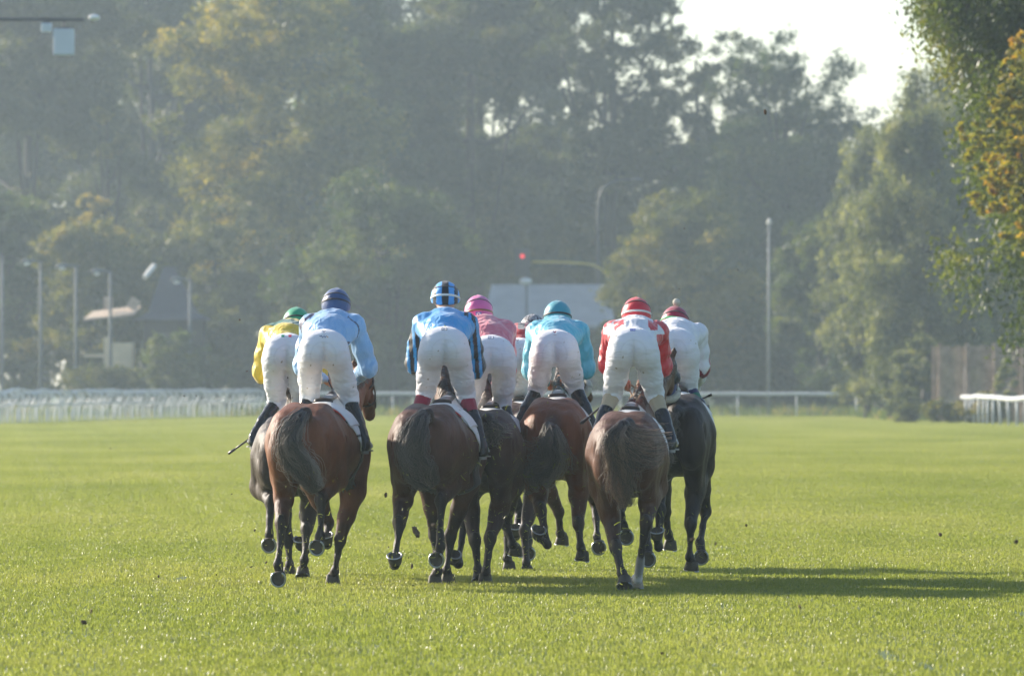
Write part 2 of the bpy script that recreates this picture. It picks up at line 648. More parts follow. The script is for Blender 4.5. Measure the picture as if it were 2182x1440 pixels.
def make_horse(S):
    X0, Y0 = (S['px'] - CX) / F_PX * S['Y'], S['Y']
    psi = math.radians(S.get('yaw', 0))
    cs, sn = math.cos(psi), math.sin(psi)
    dz = S.get('dz', 0.0)

    def L(px, py, dy):
        p = wp(px, py, Y0 + dy) - np.array((X0, Y0, 0))
        return np.array((cs * p[0] - sn * p[1], sn * p[0] + cs * p[1], p[2]))

    root = empty("racehorse", (X0, Y0, 0), -psi, label=S['label'], cat="horse", group="racehorses galloping away")
    b = Sdf(0.0135)
    Z = lambda x, y, z: (x, y, z + dz)
    b.ell(Z(0, 0.72, 1.15), (0.30, 0.52, 0.335), 0.1)
    b.ell(Z(0, 0.25, 1.23), (0.25, 0.42, 0.25), 0.1)
    b.ell(Z(0, -0.08, 1.235), (0.255, 0.38, 0.265), 0.1)
    b.ell(Z(0, 1.14, 1.14), (0.24, 0.38, 0.35), 0.1)
    b.ell(Z(0, 1.05, 1.42), (0.07, 0.32, 0.13), 0.1)
    b.ell(Z(0, 1.42, 1.12), (0.19, 0.16, 0.22), 0.08)
    b.ell(Z(0, 0.42, 1.0), (0.20, 0.34, 0.20), 0.1)
    for s in (-1, 1):
        b.ell(Z(s * 0.140, -0.16, 1.19), (0.155, 0.31, 0.270), 0.07)
        b.ell(Z(s * 0.13, -0.40, 1.13), (0.125, 0.14, 0.26), 0.05)
        b.ell(Z(s * 0.13, 0.02, 1.44), (0.06, 0.12, 0.05), 0.08)       # point of hip
        b.ell(Z(s * 0.15, 1.2, 1.12), (0.11, 0.22, 0.32), 0.07)
    for s in (-1, 1):
        b.cone(Z(s * 0.24, -0.43, 1.22), Z(s * 0.215, -0.39, 0.95), 0.006, 0.010, 0.05, sub=True)
        b.cone(Z(s * 0.285, 0.10, 1.22), Z(s * 0.25, 0.20, 0.90), 0.03, 0.03, 0.06)
    b.ell(Z(0, -0.575, 1.06), (0.016, 0.10, 0.22), 0.035, sub=True)
    b.ell(Z(0, -0.18, 1.545), (0.02, 0.30, 0.045), 0.06, sub=True)
    hooves = []
    socks = S.get('socks', {})
    for nm, (pk, pf, ph, kind) in S['legs'].items():
        hind = nm[1] == 'H'
        s = -1 if nm[0] == 'L' else 1
        kn, fe, ho = L(*pk), L(*pf), L(*ph)
        n, t = HOOF_DIR[kind]
        cor = ho - unit(n) * 0.072
        wsock = socks.get(nm, 1.0)
        if hind:
            st = L(*S['stifle'][nm]) if nm in S.get('stifle', {}) else np.array((s * 0.20, 0.06, 0.90 + dz))
            st = st * (0.86, 1, 1) + np.array((kn[0] * 0.14, 0, 0))
            b.cone(Z(s * 0.16, -0.10, 1.15), st, 0.175, 0.125, 0.07)
            mid = st * 0.5 + kn * 0.5
            b.cone(Z(s * 0.13, -0.38, 1.04), mid + np.array((0, -0.04, 0.04)), 0.115, 0.062, 0.05, t=0.05)
            b.cone(Z(s * 0.185, -0.28, 1.10), mid + np.array((s * 0.015, 0.0, 0.06)), 0.10, 0.065, 0.04, t=0.05)
            b.cone(st, mid, 0.118, 0.08, 0.05, t=0.1)
            b.cone(mid, kn, 0.08, 0.05, 0.03, t=0.6)
            b.ell(kn, (0.046, 0.058, 0.062), 0.025, t=1.0)
            b.cone(kn + np.array((0, -0.05, 0.045)), kn + (fe - kn) * 0.35 + np.array((0, -0.02, 0)), 0.024, 0.016, 0.02, t=1.0)
        else:
            eb = np.array((s * 0.165, 1.03, 0.86 + dz))
            if nm in S.get('elbow', {}):
                eb = L(*S['elbow'][nm])
            b.cone(Z(s * 0.155, 1.2, 1.08), eb, 0.15, 0.105, 0.06)
            mid = eb * 0.5 + kn * 0.5
            b.cone(eb, mid, 0.10, 0.068, 0.04, t=0.2)
            b.cone(mid, kn, 0.068, 0.046, 0.03, t=0.8)
            b.ell(kn, (0.047, 0.047, 0.058), 0.025, t=1.0)
        lm = kn * 0.5 + fe * 0.5
        b.cone(kn, lm, 0.042, 0.029, 0.025, t=1.0)
        b.cone(lm, fe, 0.029, 0.031, 0.02, t=1.0)
        b.cone(lm + np.array((0, -0.026, 0)), fe + np.array((0, -0.026, 0)), 0.017, 0.017, 0.015, t=1.0)
        b.ell(fe, (0.039, 0.043, 0.043), 0.02, t=wsock)
        if wsock > 1:
            b.cone(fe + (lm - fe) * 0.7, fe, 0.031, 0.033, 0.02, t=2.0)
        b.cone(fe, cor, 0.033, 0.040, 0.02, t=wsock)
        hooves.append((ho, kind, wsock > 1))
    # neck and head
    poll, muz = L(*S['poll']), L(*S['muzzle'])
    n0, n1 = np.array(Z(0, 1.25, 1.24)), np.array(Z(0, 1.18, 1.38))
    nm_ = n0 * 0.45 + poll * 0.55 + np.array((0, 0, -0.03))
    b.cone(n0, nm_, 0.21, 0.14, 0.08, s=(0.62, 1, 1))
    b.cone(nm_, poll + np.array((0, -0.04, -0.06)), 0.145, 0.10, 0.06, s=(0.6, 1, 1))
    b.cone(n1, poll + np.array((0, -0.05, -0.03)), 0.10, 0.07, 0.06, s=(0.55, 1, 1))
    hd = unit(muz - poll)
    b.cone(poll, poll * 0.45 + muz * 0.55, 0.088, 0.062, 0.04, s=(0.85, 1, 1), t=0.1)
    b.cone(poll * 0.45 + muz * 0.55, muz, 0.062, 0.052, 0.03, t=0.5)
    jaw = poll + hd * 0.16 + np.array((0, -0.07, -0.06))
    b.ell(jaw, (0.055, 0.09, 0.085), 0.04)
    for s in (-1, 1):
        e0 = poll + np.array((s * 0.045, -0.01, 0.05))
        b.cone(e0, e0 + np.array((s * 0.02, -0.015, 0.06)), 0.026, 0.022, 0.015, s=(1, 0.7, 1), t=0.3)
        b.cone(e0 + np.array((s * 0.02, -0.015, 0.06)), e0 + np.array((s * 0.022, -0.02, 0.13)), 0.022, 0.006, 0.01, s=(1, 0.6, 1), t=0.8)
        b.ell(poll + hd * 0.17 + np.array((s * 0.062, 0.0, 0.01)), (0.018, 0.022, 0.02), 0.008, t=1.0)
    # dock of the tail
    TG = [L(*g) for g in S['tail']]
    TC = curve_pts(TG, 22)
    b.chain([(Z(0, -0.36, 1.33), 0.055), (TC[1] + (0, 0.03, -0.02), 0.040), (TC[4] + (0, 0.02, 0), 0.034), (TC[7], 0.022)], 0.06, t=0.9)
    b.warp = lambda x, y, z, a: 0.004 * np.sin(9 * x + 5 * y + 14 * z) * np.sin(11 * y - 7 * z + 3) + 0.0025 * np.sin(31 * y + 17 * z + 23 * x)
    V, Q, A = b.mesh()
    tdark = np.clip(A, 0, 1)
    cols = np.stack([np.clip(tdark, 0, 1) ** 1.3, np.clip(A - 1, 0, 1), tdark * 0], -1)
    mesh_from("body", V, Q, S['coat'], root, cols)
    bv = bvh_of(V, Q)
    for ho, kind, white in hooves:
        hoof(root, ho, kind, M_HOOFW if white else M_HOOF, None)
    # tail hair
    ns = int(S.get('nhair', 620) * 0.95)
    K = 34
    TC = curve_pts(TG, K)
    wid = S.get('tailw', 0.075) * 0.43
    tt = np.linspace(0, 1, K)
    tang = np.gradient(TC, axis=0)
    tang /= np.linalg.norm(tang, axis=1)[:, None] + 1e-9
    side = np.cross(tang, np.array((0, 1.0, 0)))
    side /= np.linalg.norm(side, axis=1)[:, None] + 1e-9
    r2 = np.random.default_rng(int(S['px']))
    NC = 30
    coff = r2.normal(0, 0.80, (NC, 2))
    coff /= np.maximum(1, np.linalg.norm(coff, axis=1) / 1.25)[:, None]
    ln = r2.uniform(0.55, 1.06, ns)
    ph = r2.uniform(0, 6.28, (ns, 4))
    prof = wid * (0.30 + 1.25 * np.sin(np.clip(tt * 0.92, 0, 1) ** 1.1 * math.pi) * (0.6 + 0.5 * tt))
    PS = np.zeros((ns, K, 3))
    clump = r2.integers(0, NC, ns)
    cph = r2.uniform(0, 6.28, (NC, 3))
    cam_ = r2.uniform(0.3, 1.3, (NC, 2))
    off = coff[clump] * r2.uniform(0.8, 1.1, (ns, 1)) + r2.normal(0, 0.14, (ns, 2))
    stray = r2.random(ns) < 0.10
    off[stray] *= 1.6
    ln = np.clip(r2.uniform(0.42, 1.08, NC)[clump] + r2.normal(0, 0.06, ns), 0.3, 1.08)
    for k in range(K):
        t_ = np.clip(tt[k] * ln, 0, 1) * (K - 1)
        i0 = np.minimum(t_.astype(int), K - 2)
        f = (t_ - i0)[:, None]
        c = TC[i0] * (1 - f) + TC[i0 + 1] * f
        sd = side[i0] * (1 - f) + side[i0 + 1] * f
        pr = prof[i0] * (1 - f[:, 0]) + prof[i0 + 1] * f[:, 0]
        wig = 0.030 * cam_[clump, 0] * tt[k] * np.sin(13 * tt[k] + cph[clump, 0]) + 0.009 * tt[k] ** 0.7 * np.sin(30 * tt[k] + ph[:, 1]) + 0.010 * tt[k] * np.sin(40 * tt[k] + cph[clump, 1])
        wigy = 0.035 * cam_[clump, 1] * tt[k] * np.sin(6 * tt[k] + cph[clump, 1])
        x = off[:, 0] * pr + wig + 0.03 * tt[k] ** 2 * np.sin(cph[clump, 2])
        PS[:, k] = c + sd * x[:, None] + np.stack([0 * x, off[:, 1] * pr * 0.7 + wigy - 0.01, 0.012 * np.sin(ph[:, 3]) * tt[k] + 0 * x], -1)
    if 'sweep' in S:       # strands blown out sideways
        for (frac, t0, dx, dyy, dzz) in S['sweep']:
            m = r2.random(ns) < frac
            st = t0 + r2.uniform(-0.12, 0.12, ns)
            q = np.clip((tt[None, :] - st[:, None]) / (1 - st[:, None] + 1e-6), 0, 1)
            am = r2.uniform(0.35, 1.1, ns)[:, None] * q
            lift = np.stack([dx * am, dyy * am ** 1.5, dzz * am ** 1.6], -1)
            hold = PS[np.arange(ns), np.clip((st * (K - 1)).astype(int), 0, K - 1)][:, None, :]
            new = PS * (1 - 0.65 * q[..., None]) + hold * 0.65 * q[..., None] + lift
            PS[m] = new[m]
    cval = tt[None, :] * 0.22 + r2.uniform(-0.12, 0.22, (ns, 1)) + (r2.random(NC) ** 3)[clump][:, None] * 0.85 * np.clip(tt * 3, 0, 1)[None, :]  # paler tips and clumps paint sun highlights into the hair colour
    V2, Q2, C2 = strands(PS, 0.0032, 0.0014, cval)
    mesh_from("tail", V2, Q2, M_HAIR[S.get('hair', 'black')], root, C2)
    # mane
    nm = 260
    uu = r2.uniform(0, 1, nm)
    crest0, crest1 = np.array(Z(0, 1.25, 1.52)), poll + np.array((0, 0.0, 0.07))
    base = crest0[None] * (1 - uu[:, None]) + crest1[None] * uu[:, None] + np.stack([0 * uu, 0 * uu, 0.03 * np.sin(uu * 3.14)], -1)
    PM = np.zeros((nm, 6, 3))
    sdm = r2.choice([-1, 1], nm, p=[0.3, 0.7])
    lm_ = r2.uniform(0.08, 0.16, nm)
    for k in range(6):
        q = k / 5
        PM[:, k] = base + np.stack([sdm * (0.012 + 0.065 * q ** 0.7), -0.04 * q - r2.uniform(0, 0.03, nm) * q, 0.03 * q - lm_ * q ** 1.8], -1)
    V3, Q3, C3 = strands(PM, 0.004, 0.002, np.tile(np.linspace(0, 0.5, 6), (nm, 1)))
    mesh_from("mane", V3, Q3, M_HAIR['black'], root, C3)

    # saddle cloth laid over the back by casting onto the body
    def drape(name, y0, y1, a0, a1, colf, mat, lift, cy=lambda y: 1.12, skew=0.0, step=0.012, parent=root, rmax=0.47):
        ny, na = max(3, int((y1 - y0) / step)), max(8, int((a1 - a0) * 0.38 / step))
        V, C = [], []
        arc = np.linspace(a0, a1, na)
        for a in arc:
            for y in np.linspace(y0, y1, ny):
                yy = y + skew * abs(a) ** 2 * (y1 - y) / (y1 - y0 + 1e-6)
                zc = cy(yy) + dz
                d = Vector((math.sin(a), 0, math.cos(a)))
                o_ = Vector((0, yy, zc)) + d * 0.9
                h_ = bv.ray_cast(o_, -d, 0.9)
                p = h_[0] if h_[0] is not None else Vector((0, yy, zc)) + d * 0.33
                if (p - Vector((0, yy, zc))).length > rmax:
                    p = Vector((0, yy, zc)) + d * min(0.40, rmax)
                rip = 0.004 * math.sin(yy * 40 + a * 3)
                V.append(p + d * (lift + rip))
                C.append(colf(a * 0.36, y))
        Fs = [(i * ny + j, i * ny + j + 1, (i + 1) * ny + j + 1, (i + 1) * ny + j) for i in range(na - 1) for j in range(ny - 1)]
        o = mesh_from(name, np.array([tuple(v) for v in V]), Fs, mat, parent, np.array(C))
        so = o.modifiers.new("thick", 'SOLIDIFY')
        so.thickness = 0.008
        so.offset = 1
        return o
    drape("saddle_cloth", 0.44, 1.04, -1.62, 1.62, S['clothf'], M_KNIT, 0.010, skew=S.get('skew', 0.13))
    drape("saddle_pad", 0.52, 1.08, -0.95, 0.95, S.get('padf', lambda u, y: (0.70, 0.68, 0.66)), M_KNIT, 0.022)
    # saddle: light racing saddle with raised cantle, flaps, girth, leathers and irons
    sd = Sdf(0.012)
    top = 1.50 + dz
    sd.cone((0, 0.74, top + 0.02), (0, 1.06, top + 0.05), 0.045, 0.04, 0.03, s=(1.5, 1, 0.6))
    sd.cone((-0.06, 0.70, top + 0.012), (0.06, 0.70, top + 0.012), 0.022, 0.022, 0.03)
    sd.ell((0, 1.10, top + 0.065), (0.035, 0.045, 0.04), 0.03)
    for s in (-1, 1):
        sd.cone((s * 0.15, 0.95, top - 0.05), (s * 0.235, 0.98, top - 0.15), 0.022, 0.020, 0.03, s=(0.7, 3.0, 1))
    Vs, Qs, _ = sd.mesh()
    mesh_from("saddle", Vs, Qs, M_LEATHER, root)
    drape("girth", 0.93, 1.00, -3.1, 3.1, lambda u, y: (0.06, 0.05, 0.05), M_KNIT, 0.018, cy=lambda y: 1.12, rmax=0.375)
    for s in (-1, 1):
        foot = S.get('feet', {}).get(s)
        if foot is None:
            continue
        fp = L(*foot)
        mb = MB()
        tp = np.array((s * 0.24, 0.92, top - 0.10))
        mb.tube([tp, tp * 0.3 + fp * 0.7 + (0, 0, 0.06), fp + (0, 0.03, 0.09)], 0.011, 6, flat=0.3)
        mb.build("stirrup_leather", M_LEATHER, root)
        mb = MB()
        ring = [fp + np.array((0.042 * math.cos(a), 0.05, -0.02 + 0.07 * math.sin(a) if math.sin(a) > 0 else 0.0)) for a in np.linspace(0, 2 * math.pi, 17)]
        mb.tube(ring, 0.006, 6, cap=False)
        mb.build("stirrup_iron", M_STEEL, root)
    # bridle
    mb = MB()

    def strap(c, ax, r1_, r2_, rad, up_=(0, 0, 1)):
        ax = unit(ax)
        e1 = unit(np.cross(ax, (0, 0.3, 1)))
        e2 = np.cross(ax, e1)
        P = [c + e1 * r1_ * math.cos(a) + e2 * r2_ * math.sin(a) for a in np.linspace(0, 2 * math.pi, 21)]
        return P
    mb.tube(strap(poll + hd * 0.30, hd, 0.070, 0.075, 0.01), 0.008, 6, cap=False)
    mb.tube(strap(poll + hd * 0.08, hd, 0.085, 0.10, 0.01), 0.008, 6, cap=False)
    for s in (-1, 1):
        mb.tube([poll + np.array((s * 0.07, 0, 0.03)), poll + hd * 0.2 + np.array((s * 0.082, 0, 0)), poll + hd * 0.40 + np.array((s * 0.062, 0, 0))], 0.007, 6)
    mb.build("bridle", M_LEATHER if not S.get('tanbridle') else M_TAN, root)
    if S.get('fleece'):
        mb = MB()
        mb.tube(strap(poll + hd * 0.32, hd, 0.078, 0.085, 0.01), 0.034, 10, cap=False)
        mb.build("sheepskin_noseband", M_FLEECE, root, smooth=True)
    if S.get('blinkers'):
        bl = Sdf(0.010)
        bl.cone(poll + hd * 0.02, poll + hd * 0.24, 0.102, 0.088, 0.03, s=(0.9, 1, 1))
        for s in (-1, 1):
            bl.ell(poll + hd * 0.16 + np.array((s * 0.085, -0.01, 0.01)), (0.03, 0.05, 0.05), 0.02)
        Vb, Qb, _ = bl.mesh()
        cb = np.tile(np.array([[0.01, 0.012, 0.016]]), (len(Vb), 1))
        low = (Vb - poll) @ hd > 0.17
        cb[low] = (0.01, 0.025, 0.20)
        mesh_from("blinker_hood", Vb, Qb, M_CAP, root, cb)
    # reins to the rider's hands
    for s in (-1, 1):
        if 'hands' not in S:
            continue
        hp = L(*S['hands'][0 if s < 0 else 1])
        bit = muz - hd * 0.10 + np.array((s * 0.06, -0.01, 0))
        mid_ = bit * 0.5 + hp * 0.5 + np.array((0, 0, -0.03))
        mb = MB()
        mb.tube(curve_pts([bit, mid_, hp, hp + np.array((-s * 0.05, -0.06, -0.10)), np.array((s * 0.03, 1.25, 1.60 + dz))], 14), 0.009, 6, flat=0.45)
        mb.build("rein", M_TAN if S.get('tanrein') else M_LEATHER, root)
    S['root'] = root
    return root

# ------------------------------------------------------------------ riders
WHITE = (0.81, 0.815, 0.86)


def patch_on(name, bv, parent, cx, cz, w, h, fn, mat, y0=-1.0, lift=0.003, nx=16, nz=10, dirv=(0, 1, 0)):
    """small printed patch laid on a surface, seen from behind"""
    V, C = [], []
    for j in range(nz):
        for i in range(nx):
            u, v = i / (nx - 1), j / (nz - 1)
            o_ = Vector((cx + (u - 0.5) * w, y0, cz + (v - 0.5) * h))
            hit = bv.ray_cast(o_, Vector(dirv), 3.0)
            if hit[0] is None:
                return None
            V.append(tuple(hit[0] - Vector(dirv) * lift))
            C.append(fn(u, v))
    Fs = [(j * nx + i, j * nx + i + 1, (j + 1) * nx + i + 1, (j + 1) * nx + i) for j in range(nz - 1) for i in range(nx - 1)]
    return mesh_from(name, np.array(V), Fs, mat, parent, np.array(C))


def folds(amp, f, seed, zf=1.0):
    r = np.random.default_rng(seed)
    d = r.normal(0, 1, (5, 3))
    d[:, 2] *= zf
    p = r.uniform(0, 6.28, 5)

    def g(x, y, z, a):
        s = 0
        for i in range(5):
            s = s + np.sin(f * (d[i, 0] * x + d[i, 1] * y + d[i, 2] * z) + p[i] + 1.3 * np.sin(f * 0.45 * (x * d[i, 1] + z * d[i, 0] - y) + p[i] * 2))
        s = s / 5
        return amp * (np.abs(s) * 2 - 0.6)
    return g


def make_jockey(J):
    Y = J['Y']
    P0 = wp(*J['hip'], Y)
    L = lambda px, py, dy: wp(px, py, Y + dy) - P0
    J['chest'] = (J['chest'][0], J['chest'][1] - 13, J['chest'][2])
    root = empty("person", tuple(P0), 0, label=J['label'], cat="jockey", group="jockeys riding crouched over their saddles")
    hip = np.zeros(3)
    kn = [L(*k) for k in J['knee']]
    an = [L(*k) for k in J['ankle']]
    sh = L(*J['chest'])                      # centre of the upper back
    hw = J.get('shw', 0.185)
    tw = J.get('twist', 0.0)
    shl = [sh + np.array((-hw, 0.0 - tw, -0.025)), sh + np.array((hw, 0.0 + tw, -0.025))]
    el_ = [L(*k) for k in J['elbow']]
    wr = [L(*k) for k in J['wrist']]
    hd = L(*J['head'])
    seed = int(J['hip'][0])
    # ---- body (skin) in one piece: head with a face, neck, trunk, arms, hands, legs
    b = Sdf(0.0095)
    b.ell(hd, (0.078, 0.098, 0.105), 0.03)
    b.ell(hd + (0, 0.03, -0.07), (0.055, 0.065, 0.055), 0.03)
    b.cone(hd + (0, 0.095, 0.005), hd + (0, 0.115, -0.03), 0.010, 0.016, 0.012)       # nose
    b.ell(hd + (0, 0.092, -0.062), (0.026, 0.012, 0.007), 0.008)                       # lips
    b.ell(hd + (0, 0.085, -0.10), (0.022, 0.018, 0.016), 0.015)                        # chin
    for s in (-1, 1):
        b.ell(hd + (s * 0.032, 0.098, 0.008), (0.020, 0.014, 0.012), 0.012, sub=True)   # eye sockets
        b.ell(hd + (s * 0.032, 0.083, 0.008), (0.013, 0.012, 0.011), 0.004)
        b.ell(hd + (s * 0.082, -0.005, -0.02), (0.012, 0.022, 0.030), 0.012)           # ears
    b.cone(hd + (0, -0.03, -0.06), sh + (0, 0.05, 0.02), 0.058, 0.065, 0.04)
    b.cone(sh + (0, 0, -0.02), hip + (0, 0.12, 0.08), 0.085, 0.085, 0.05, s=(1.35, 1, 0.8))
    b.cone(shl[0] + (0.04, 0, 0), shl[1] - (0.04, 0, 0), 0.05, 0.05, 0.04)
    for i, s in ((0, -1), (1, 1)):
        b.cone(shl[i] - (s * 0.03, 0, 0), el_[i], 0.045, 0.038, 0.03)
        b.cone(el_[i], wr[i], 0.036, 0.026, 0.02)
        dr = unit(wr[i] - el_[i])
        palm = wr[i] + dr * 0.055
        b.cone(wr[i], palm, 0.026, 0.030, 0.02, s=(1.0, 1, 1.15))
        sd = unit(np.cross(dr, (0, 0, 1.0))) * (-s)        # towards the midline
        for q, (dv, ln) in enumerate(((0.032, 0.040), (0.011, 0.045), (-0.011, 0.042), (-0.031, 0.034))):
            kk = palm + np.array((0, 0, dv)) + dr * 0.022
            k2 = kk + sd * 0.026 + dr * (ln * 0.45)
            b.cone(kk, k2, 0.0105, 0.010, 0.004)
            b.cone(k2, k2 + sd * 0.014 - dr * 0.032, 0.010, 0.009, 0.004)
        th = palm + np.array((0, 0, 0.036)) - dr * 0.01
        b.cone(th, th + sd * 0.03 + dr * 0.035 + np.array((0, 0, 0.008)), 0.012, 0.010, 0.006)
        b.cone(hip + (s * 0.08, 0.06, 0), kn[i], 0.075, 0.055, 0.04)
        b.cone(kn[i], an[i], 0.050, 0.036, 0.03)
    V, Q, A = b.mesh()
    mesh_from("body", V, Q, M_SKIN, root)
    # ---- breeches
    p = Sdf(0.0085)
    for i, s in ((0, -1), (1, 1)):
        p.ell((s * 0.088, -0.02, 0.005), (0.118, 0.145, 0.150), 0.045)
        mid = np.array((s * 0.115, 0.05, -0.05)) * 0.45 + kn[i] * 0.55
        p.cone((s * 0.112, 0.03, -0.04), mid, 0.108, 0.094, 0.04, s=(1, 1.15, 1))
        p.cone(mid, kn[i] + (0, 0, 0.02), 0.094, 0.080, 0.03)
        p.cone(kn[i] + (0, 0, 0.02), kn[i] * 0.92 + an[i] * 0.08, 0.080, 0.072, 0.02)
    p.ell((0, 0.12, 0.100), (0.162, 0.17, 0.108), 0.06)
    p.ell((0, 0.0, 0.08), (0.18, 0.12, 0.11), 0.05)
    p.ell((0, -0.17, -0.03), (0.008, 0.05, 0.10), 0.035, sub=True)
    w1 = folds(0.0035, 42, seed, 2.5)
    kz = min(kn[0][2], kn[1][2])

    def wp_(x, y, z, a):
        low = np.clip((-z - 0.02) / 0.25, 0, 1)
        q1 = 1 - np.abs(np.sin(58 * z + 17 * x + 1.7 * np.sin(23 * x + 9 * z + seed) + 6 * y))
        q2 = 1 - np.abs(np.sin(95 * z - 26 * x + 2.0 * np.sin(31 * x - 12 * z) + 5 * y))
        hz = (0.0085 * q1 ** 5 + 0.005 * q2 ** 6 - 0.002) * np.clip(0.15 + 1.2 * low + 0.5 * np.clip(np.abs(x) * 8 - 0.9, 0, 1), 0, 1)
        hz = hz + 0.0035 * np.exp(-(x / 0.006) ** 2) * (y < 0.1) * (z > -0.1)
        return w1(x, y, z, a) * (0.35 + low) + hz * 0.8
    p.warp = wp_
    V, Q, A = p.mesh()
    C = np.tile(np.array([J.get('bre', WHITE)]), (len(V), 1))
    dirt = np.exp(-((V[:, 0]) ** 2 / 0.012 + (V[:, 2] + 0.06) ** 2 / 0.006)) * (V[:, 1] < 0.05) * 0.28 * J.get('dirt', 1)
    C = C * (1 - dirt[:, None]) + np.array([0.42, 0.38, 0.30]) * dirt[:, None]
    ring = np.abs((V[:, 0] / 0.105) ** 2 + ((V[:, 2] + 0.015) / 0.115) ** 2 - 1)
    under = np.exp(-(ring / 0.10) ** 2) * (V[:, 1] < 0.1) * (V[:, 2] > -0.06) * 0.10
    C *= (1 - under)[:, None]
    r9 = np.random.default_rng(seed)
    for _ in range(26):        # flecks of mud
        c9 = V[r9.integers(0, len(V))]
        C[np.linalg.norm(V - c9, axis=1) < r9.uniform(0.003, 0.009)] = (0.30, 0.25, 0.18)
    bo = mesh_from("breeches", V, Q, M_BREECH, root, C)
    bvb = bvh_of(V, Q)
    # ---- silks
    j = Sdf(0.009)
    wc = np.array((0, 0.17, 0.115))
    j.cone(wc, wc * 0.5 + sh * 0.5, 0.118, 0.130, 0.05, s=(1.28, 1, 0.88))
    j.cone(wc * 0.5 + sh * 0.5, sh + (0, 0, -0.005), 0.130, 0.120, 0.05, s=(1.35, 1, 0.88))
    j.ell(sh + (0, 0.05, 0.0), (0.15, 0.12, 0.10), 0.05)
    j.cone(sh + (0, 0.06, 0.02), sh * 0.5 + hd * 0.5 + (0, 0, -0.045), 0.080, 0.060, 0.03)
    puff = J.get('puff', 1.0)
    for i, s in ((0, -1), (1, 1)):
        j.ell(shl[i] + (0, 0, -0.01), (0.085, 0.09, 0.085), 0.06, t=0.0)
        j.cone(shl[i], shl[i] * 0.4 + el_[i] * 0.6, 0.078, 0.078 * puff, 0.04, t=1.0 + i)
        j.cone(shl[i] * 0.4 + el_[i] * 0.6, el_[i], 0.078 * puff, 0.070 * puff, 0.03, t=1.0 + i)
        fm = el_[i] * 0.5 + wr[i] * 0.5
        j.cone(el_[i], fm, 0.070 * puff, 0.058 * puff, 0.03, t=1.0 + i)
        j.ell(el_[i] + np.array((s * 0.01, -0.02, -0.03)), (0.062 * puff, 0.075, 0.08 * puff), 0.04, t=1.0 + i)
        j.cone(fm, wr[i], 0.055, 0.034, 0.02, t=1.0 + i)
        j.cone(shl[i] * 0.7 + wc * 0.3 + (s * 0.02, -0.02, -0.03), wc + (s * 0.12, 0.04, -0.04), 0.075, 0.06, 0.05)
    w2 = folds(0.0085, 34, seed + 5, 0.6)
    j.warp = lambda x, y, z, a: w2(x, y, z, a) * (0.55 + 0.5 * np.clip(a, 0, 1))
    V, Q, A = j.mesh()
    C = np.array([J['silk'](v - np.array((sh[0], 0, 0)), a, sh) for v, a in zip(V, A)])
    mesh_from("racing_silks", V, Q, M_SILK, root, C)
    bvj = bvh_of(V, Q)
    for args in J.get('marks', []):
        nm_, cx, cz, w, h, fn, on = args
        patch_on(nm_, bvb if on == 'b' else bvj, bo, cx, cz, w, h, fn, M_LABEL)
    # ---- boots
    for i, s in ((0, -1), (1, 1)):
        k0, a0 = kn[i], an[i]
        toe = L(*J['toe'][i]) if 'toe' in J else a0 + np.array((s * 0.03, 0.17, -0.02))
        dk = unit(a0 - k0)
        fr = J.get('bootfrac', 0.0)
        t0 = k0 + (a0 - k0) * (0.03 + fr)
        bt = Sdf(0.0085)
        r0 = 0.066 - 0.016 * fr
        bt.cone(t0, k0 * 0.45 + a0 * 0.55, r0, 0.056, 0.02)
        bt.cone(k0 * 0.45 + a0 * 0.55, a0, 0.056, 0.042, 0.02)
        bt.cone(a0 + (0, -0.01, -0.03), a0 + (0, -0.025, -0.062), 0.038, 0.030, 0.02)
        bt.cone(a0 + (0, 0.0, -0.05), toe + (0, 0, -0.03), 0.040, 0.034, 0.025, s=(1, 1, 0.85))
        bt.warp = lambda x, y, z, a: 0.0022 * np.sin(95 * z + 15 * x) * np.sin(20 * x + 30 * y)
        Vb, Qb, _ = bt.mesh()
        bo_ = mesh_from("boot", Vb, Qb, M_BOOT, root)
        so = MB()
        for (pp, rx, ry, zz) in ((toe + (0, -0.02, -0.066), 0.036, 0.075, 0.006), (a0 + (0, -0.022, -0.10), 0.031, 0.036, 0.012)):
            ring = [(pp[0] + rx * math.cos(a), pp[1] + ry * math.sin(a)) for a in np.linspace(0, 2 * math.pi, 18, endpoint=False)]
            Vv = [(x, y, pp[2] - zz) for x, y in ring] + [(x, y, pp[2] + zz) for x, y in ring]
            so.add(Vv, [tuple(range(18))[::-1], tuple(range(18, 36))] + [(q, (q + 1) % 18, 18 + (q + 1) % 18, 18 + q) for q in range(18)])
        so.build("boot_sole", M_SOLE, bo_)
        if 'sock' in J:
            sk = Sdf(0.0085)
            sk.cone(k0 + dk * 0.01, k0 + (a0 - k0) * (fr + 0.10), 0.073, r0 - 0.008, 0.02)
            Vk, Qk, _ = sk.mesh()
            Ck = np.array([J['sock'](((v - k0) @ dk) / np.linalg.norm(a0 - k0)) for v in Vk])
            mesh_from("gaiter", Vk, Qk, M_KNIT, root, Ck)
    # ---- helmet
    rx, ry, rz = 0.122, 0.150, 0.142
    nu, nv = 88, 34
    Vh, Ch = [], []
    tilt = math.radians(J.get('htilt', 12))
    roll = math.radians(J.get('hroll', 0))
    Rt = np.array(Matrix.Rotation(roll, 3, 'Y') @ Matrix.Rotation(-tilt, 3, 'X'))
    hc = hd + np.array((0, -0.005, 0.012))

    def hp(az_, po, k=1.0):
        return Rt @ np.array((math.sin(az_) * math.sin(po) * rx * k, -math.cos(az_) * math.sin(po) * ry * k, math.cos(po) * rz * k)) + hc
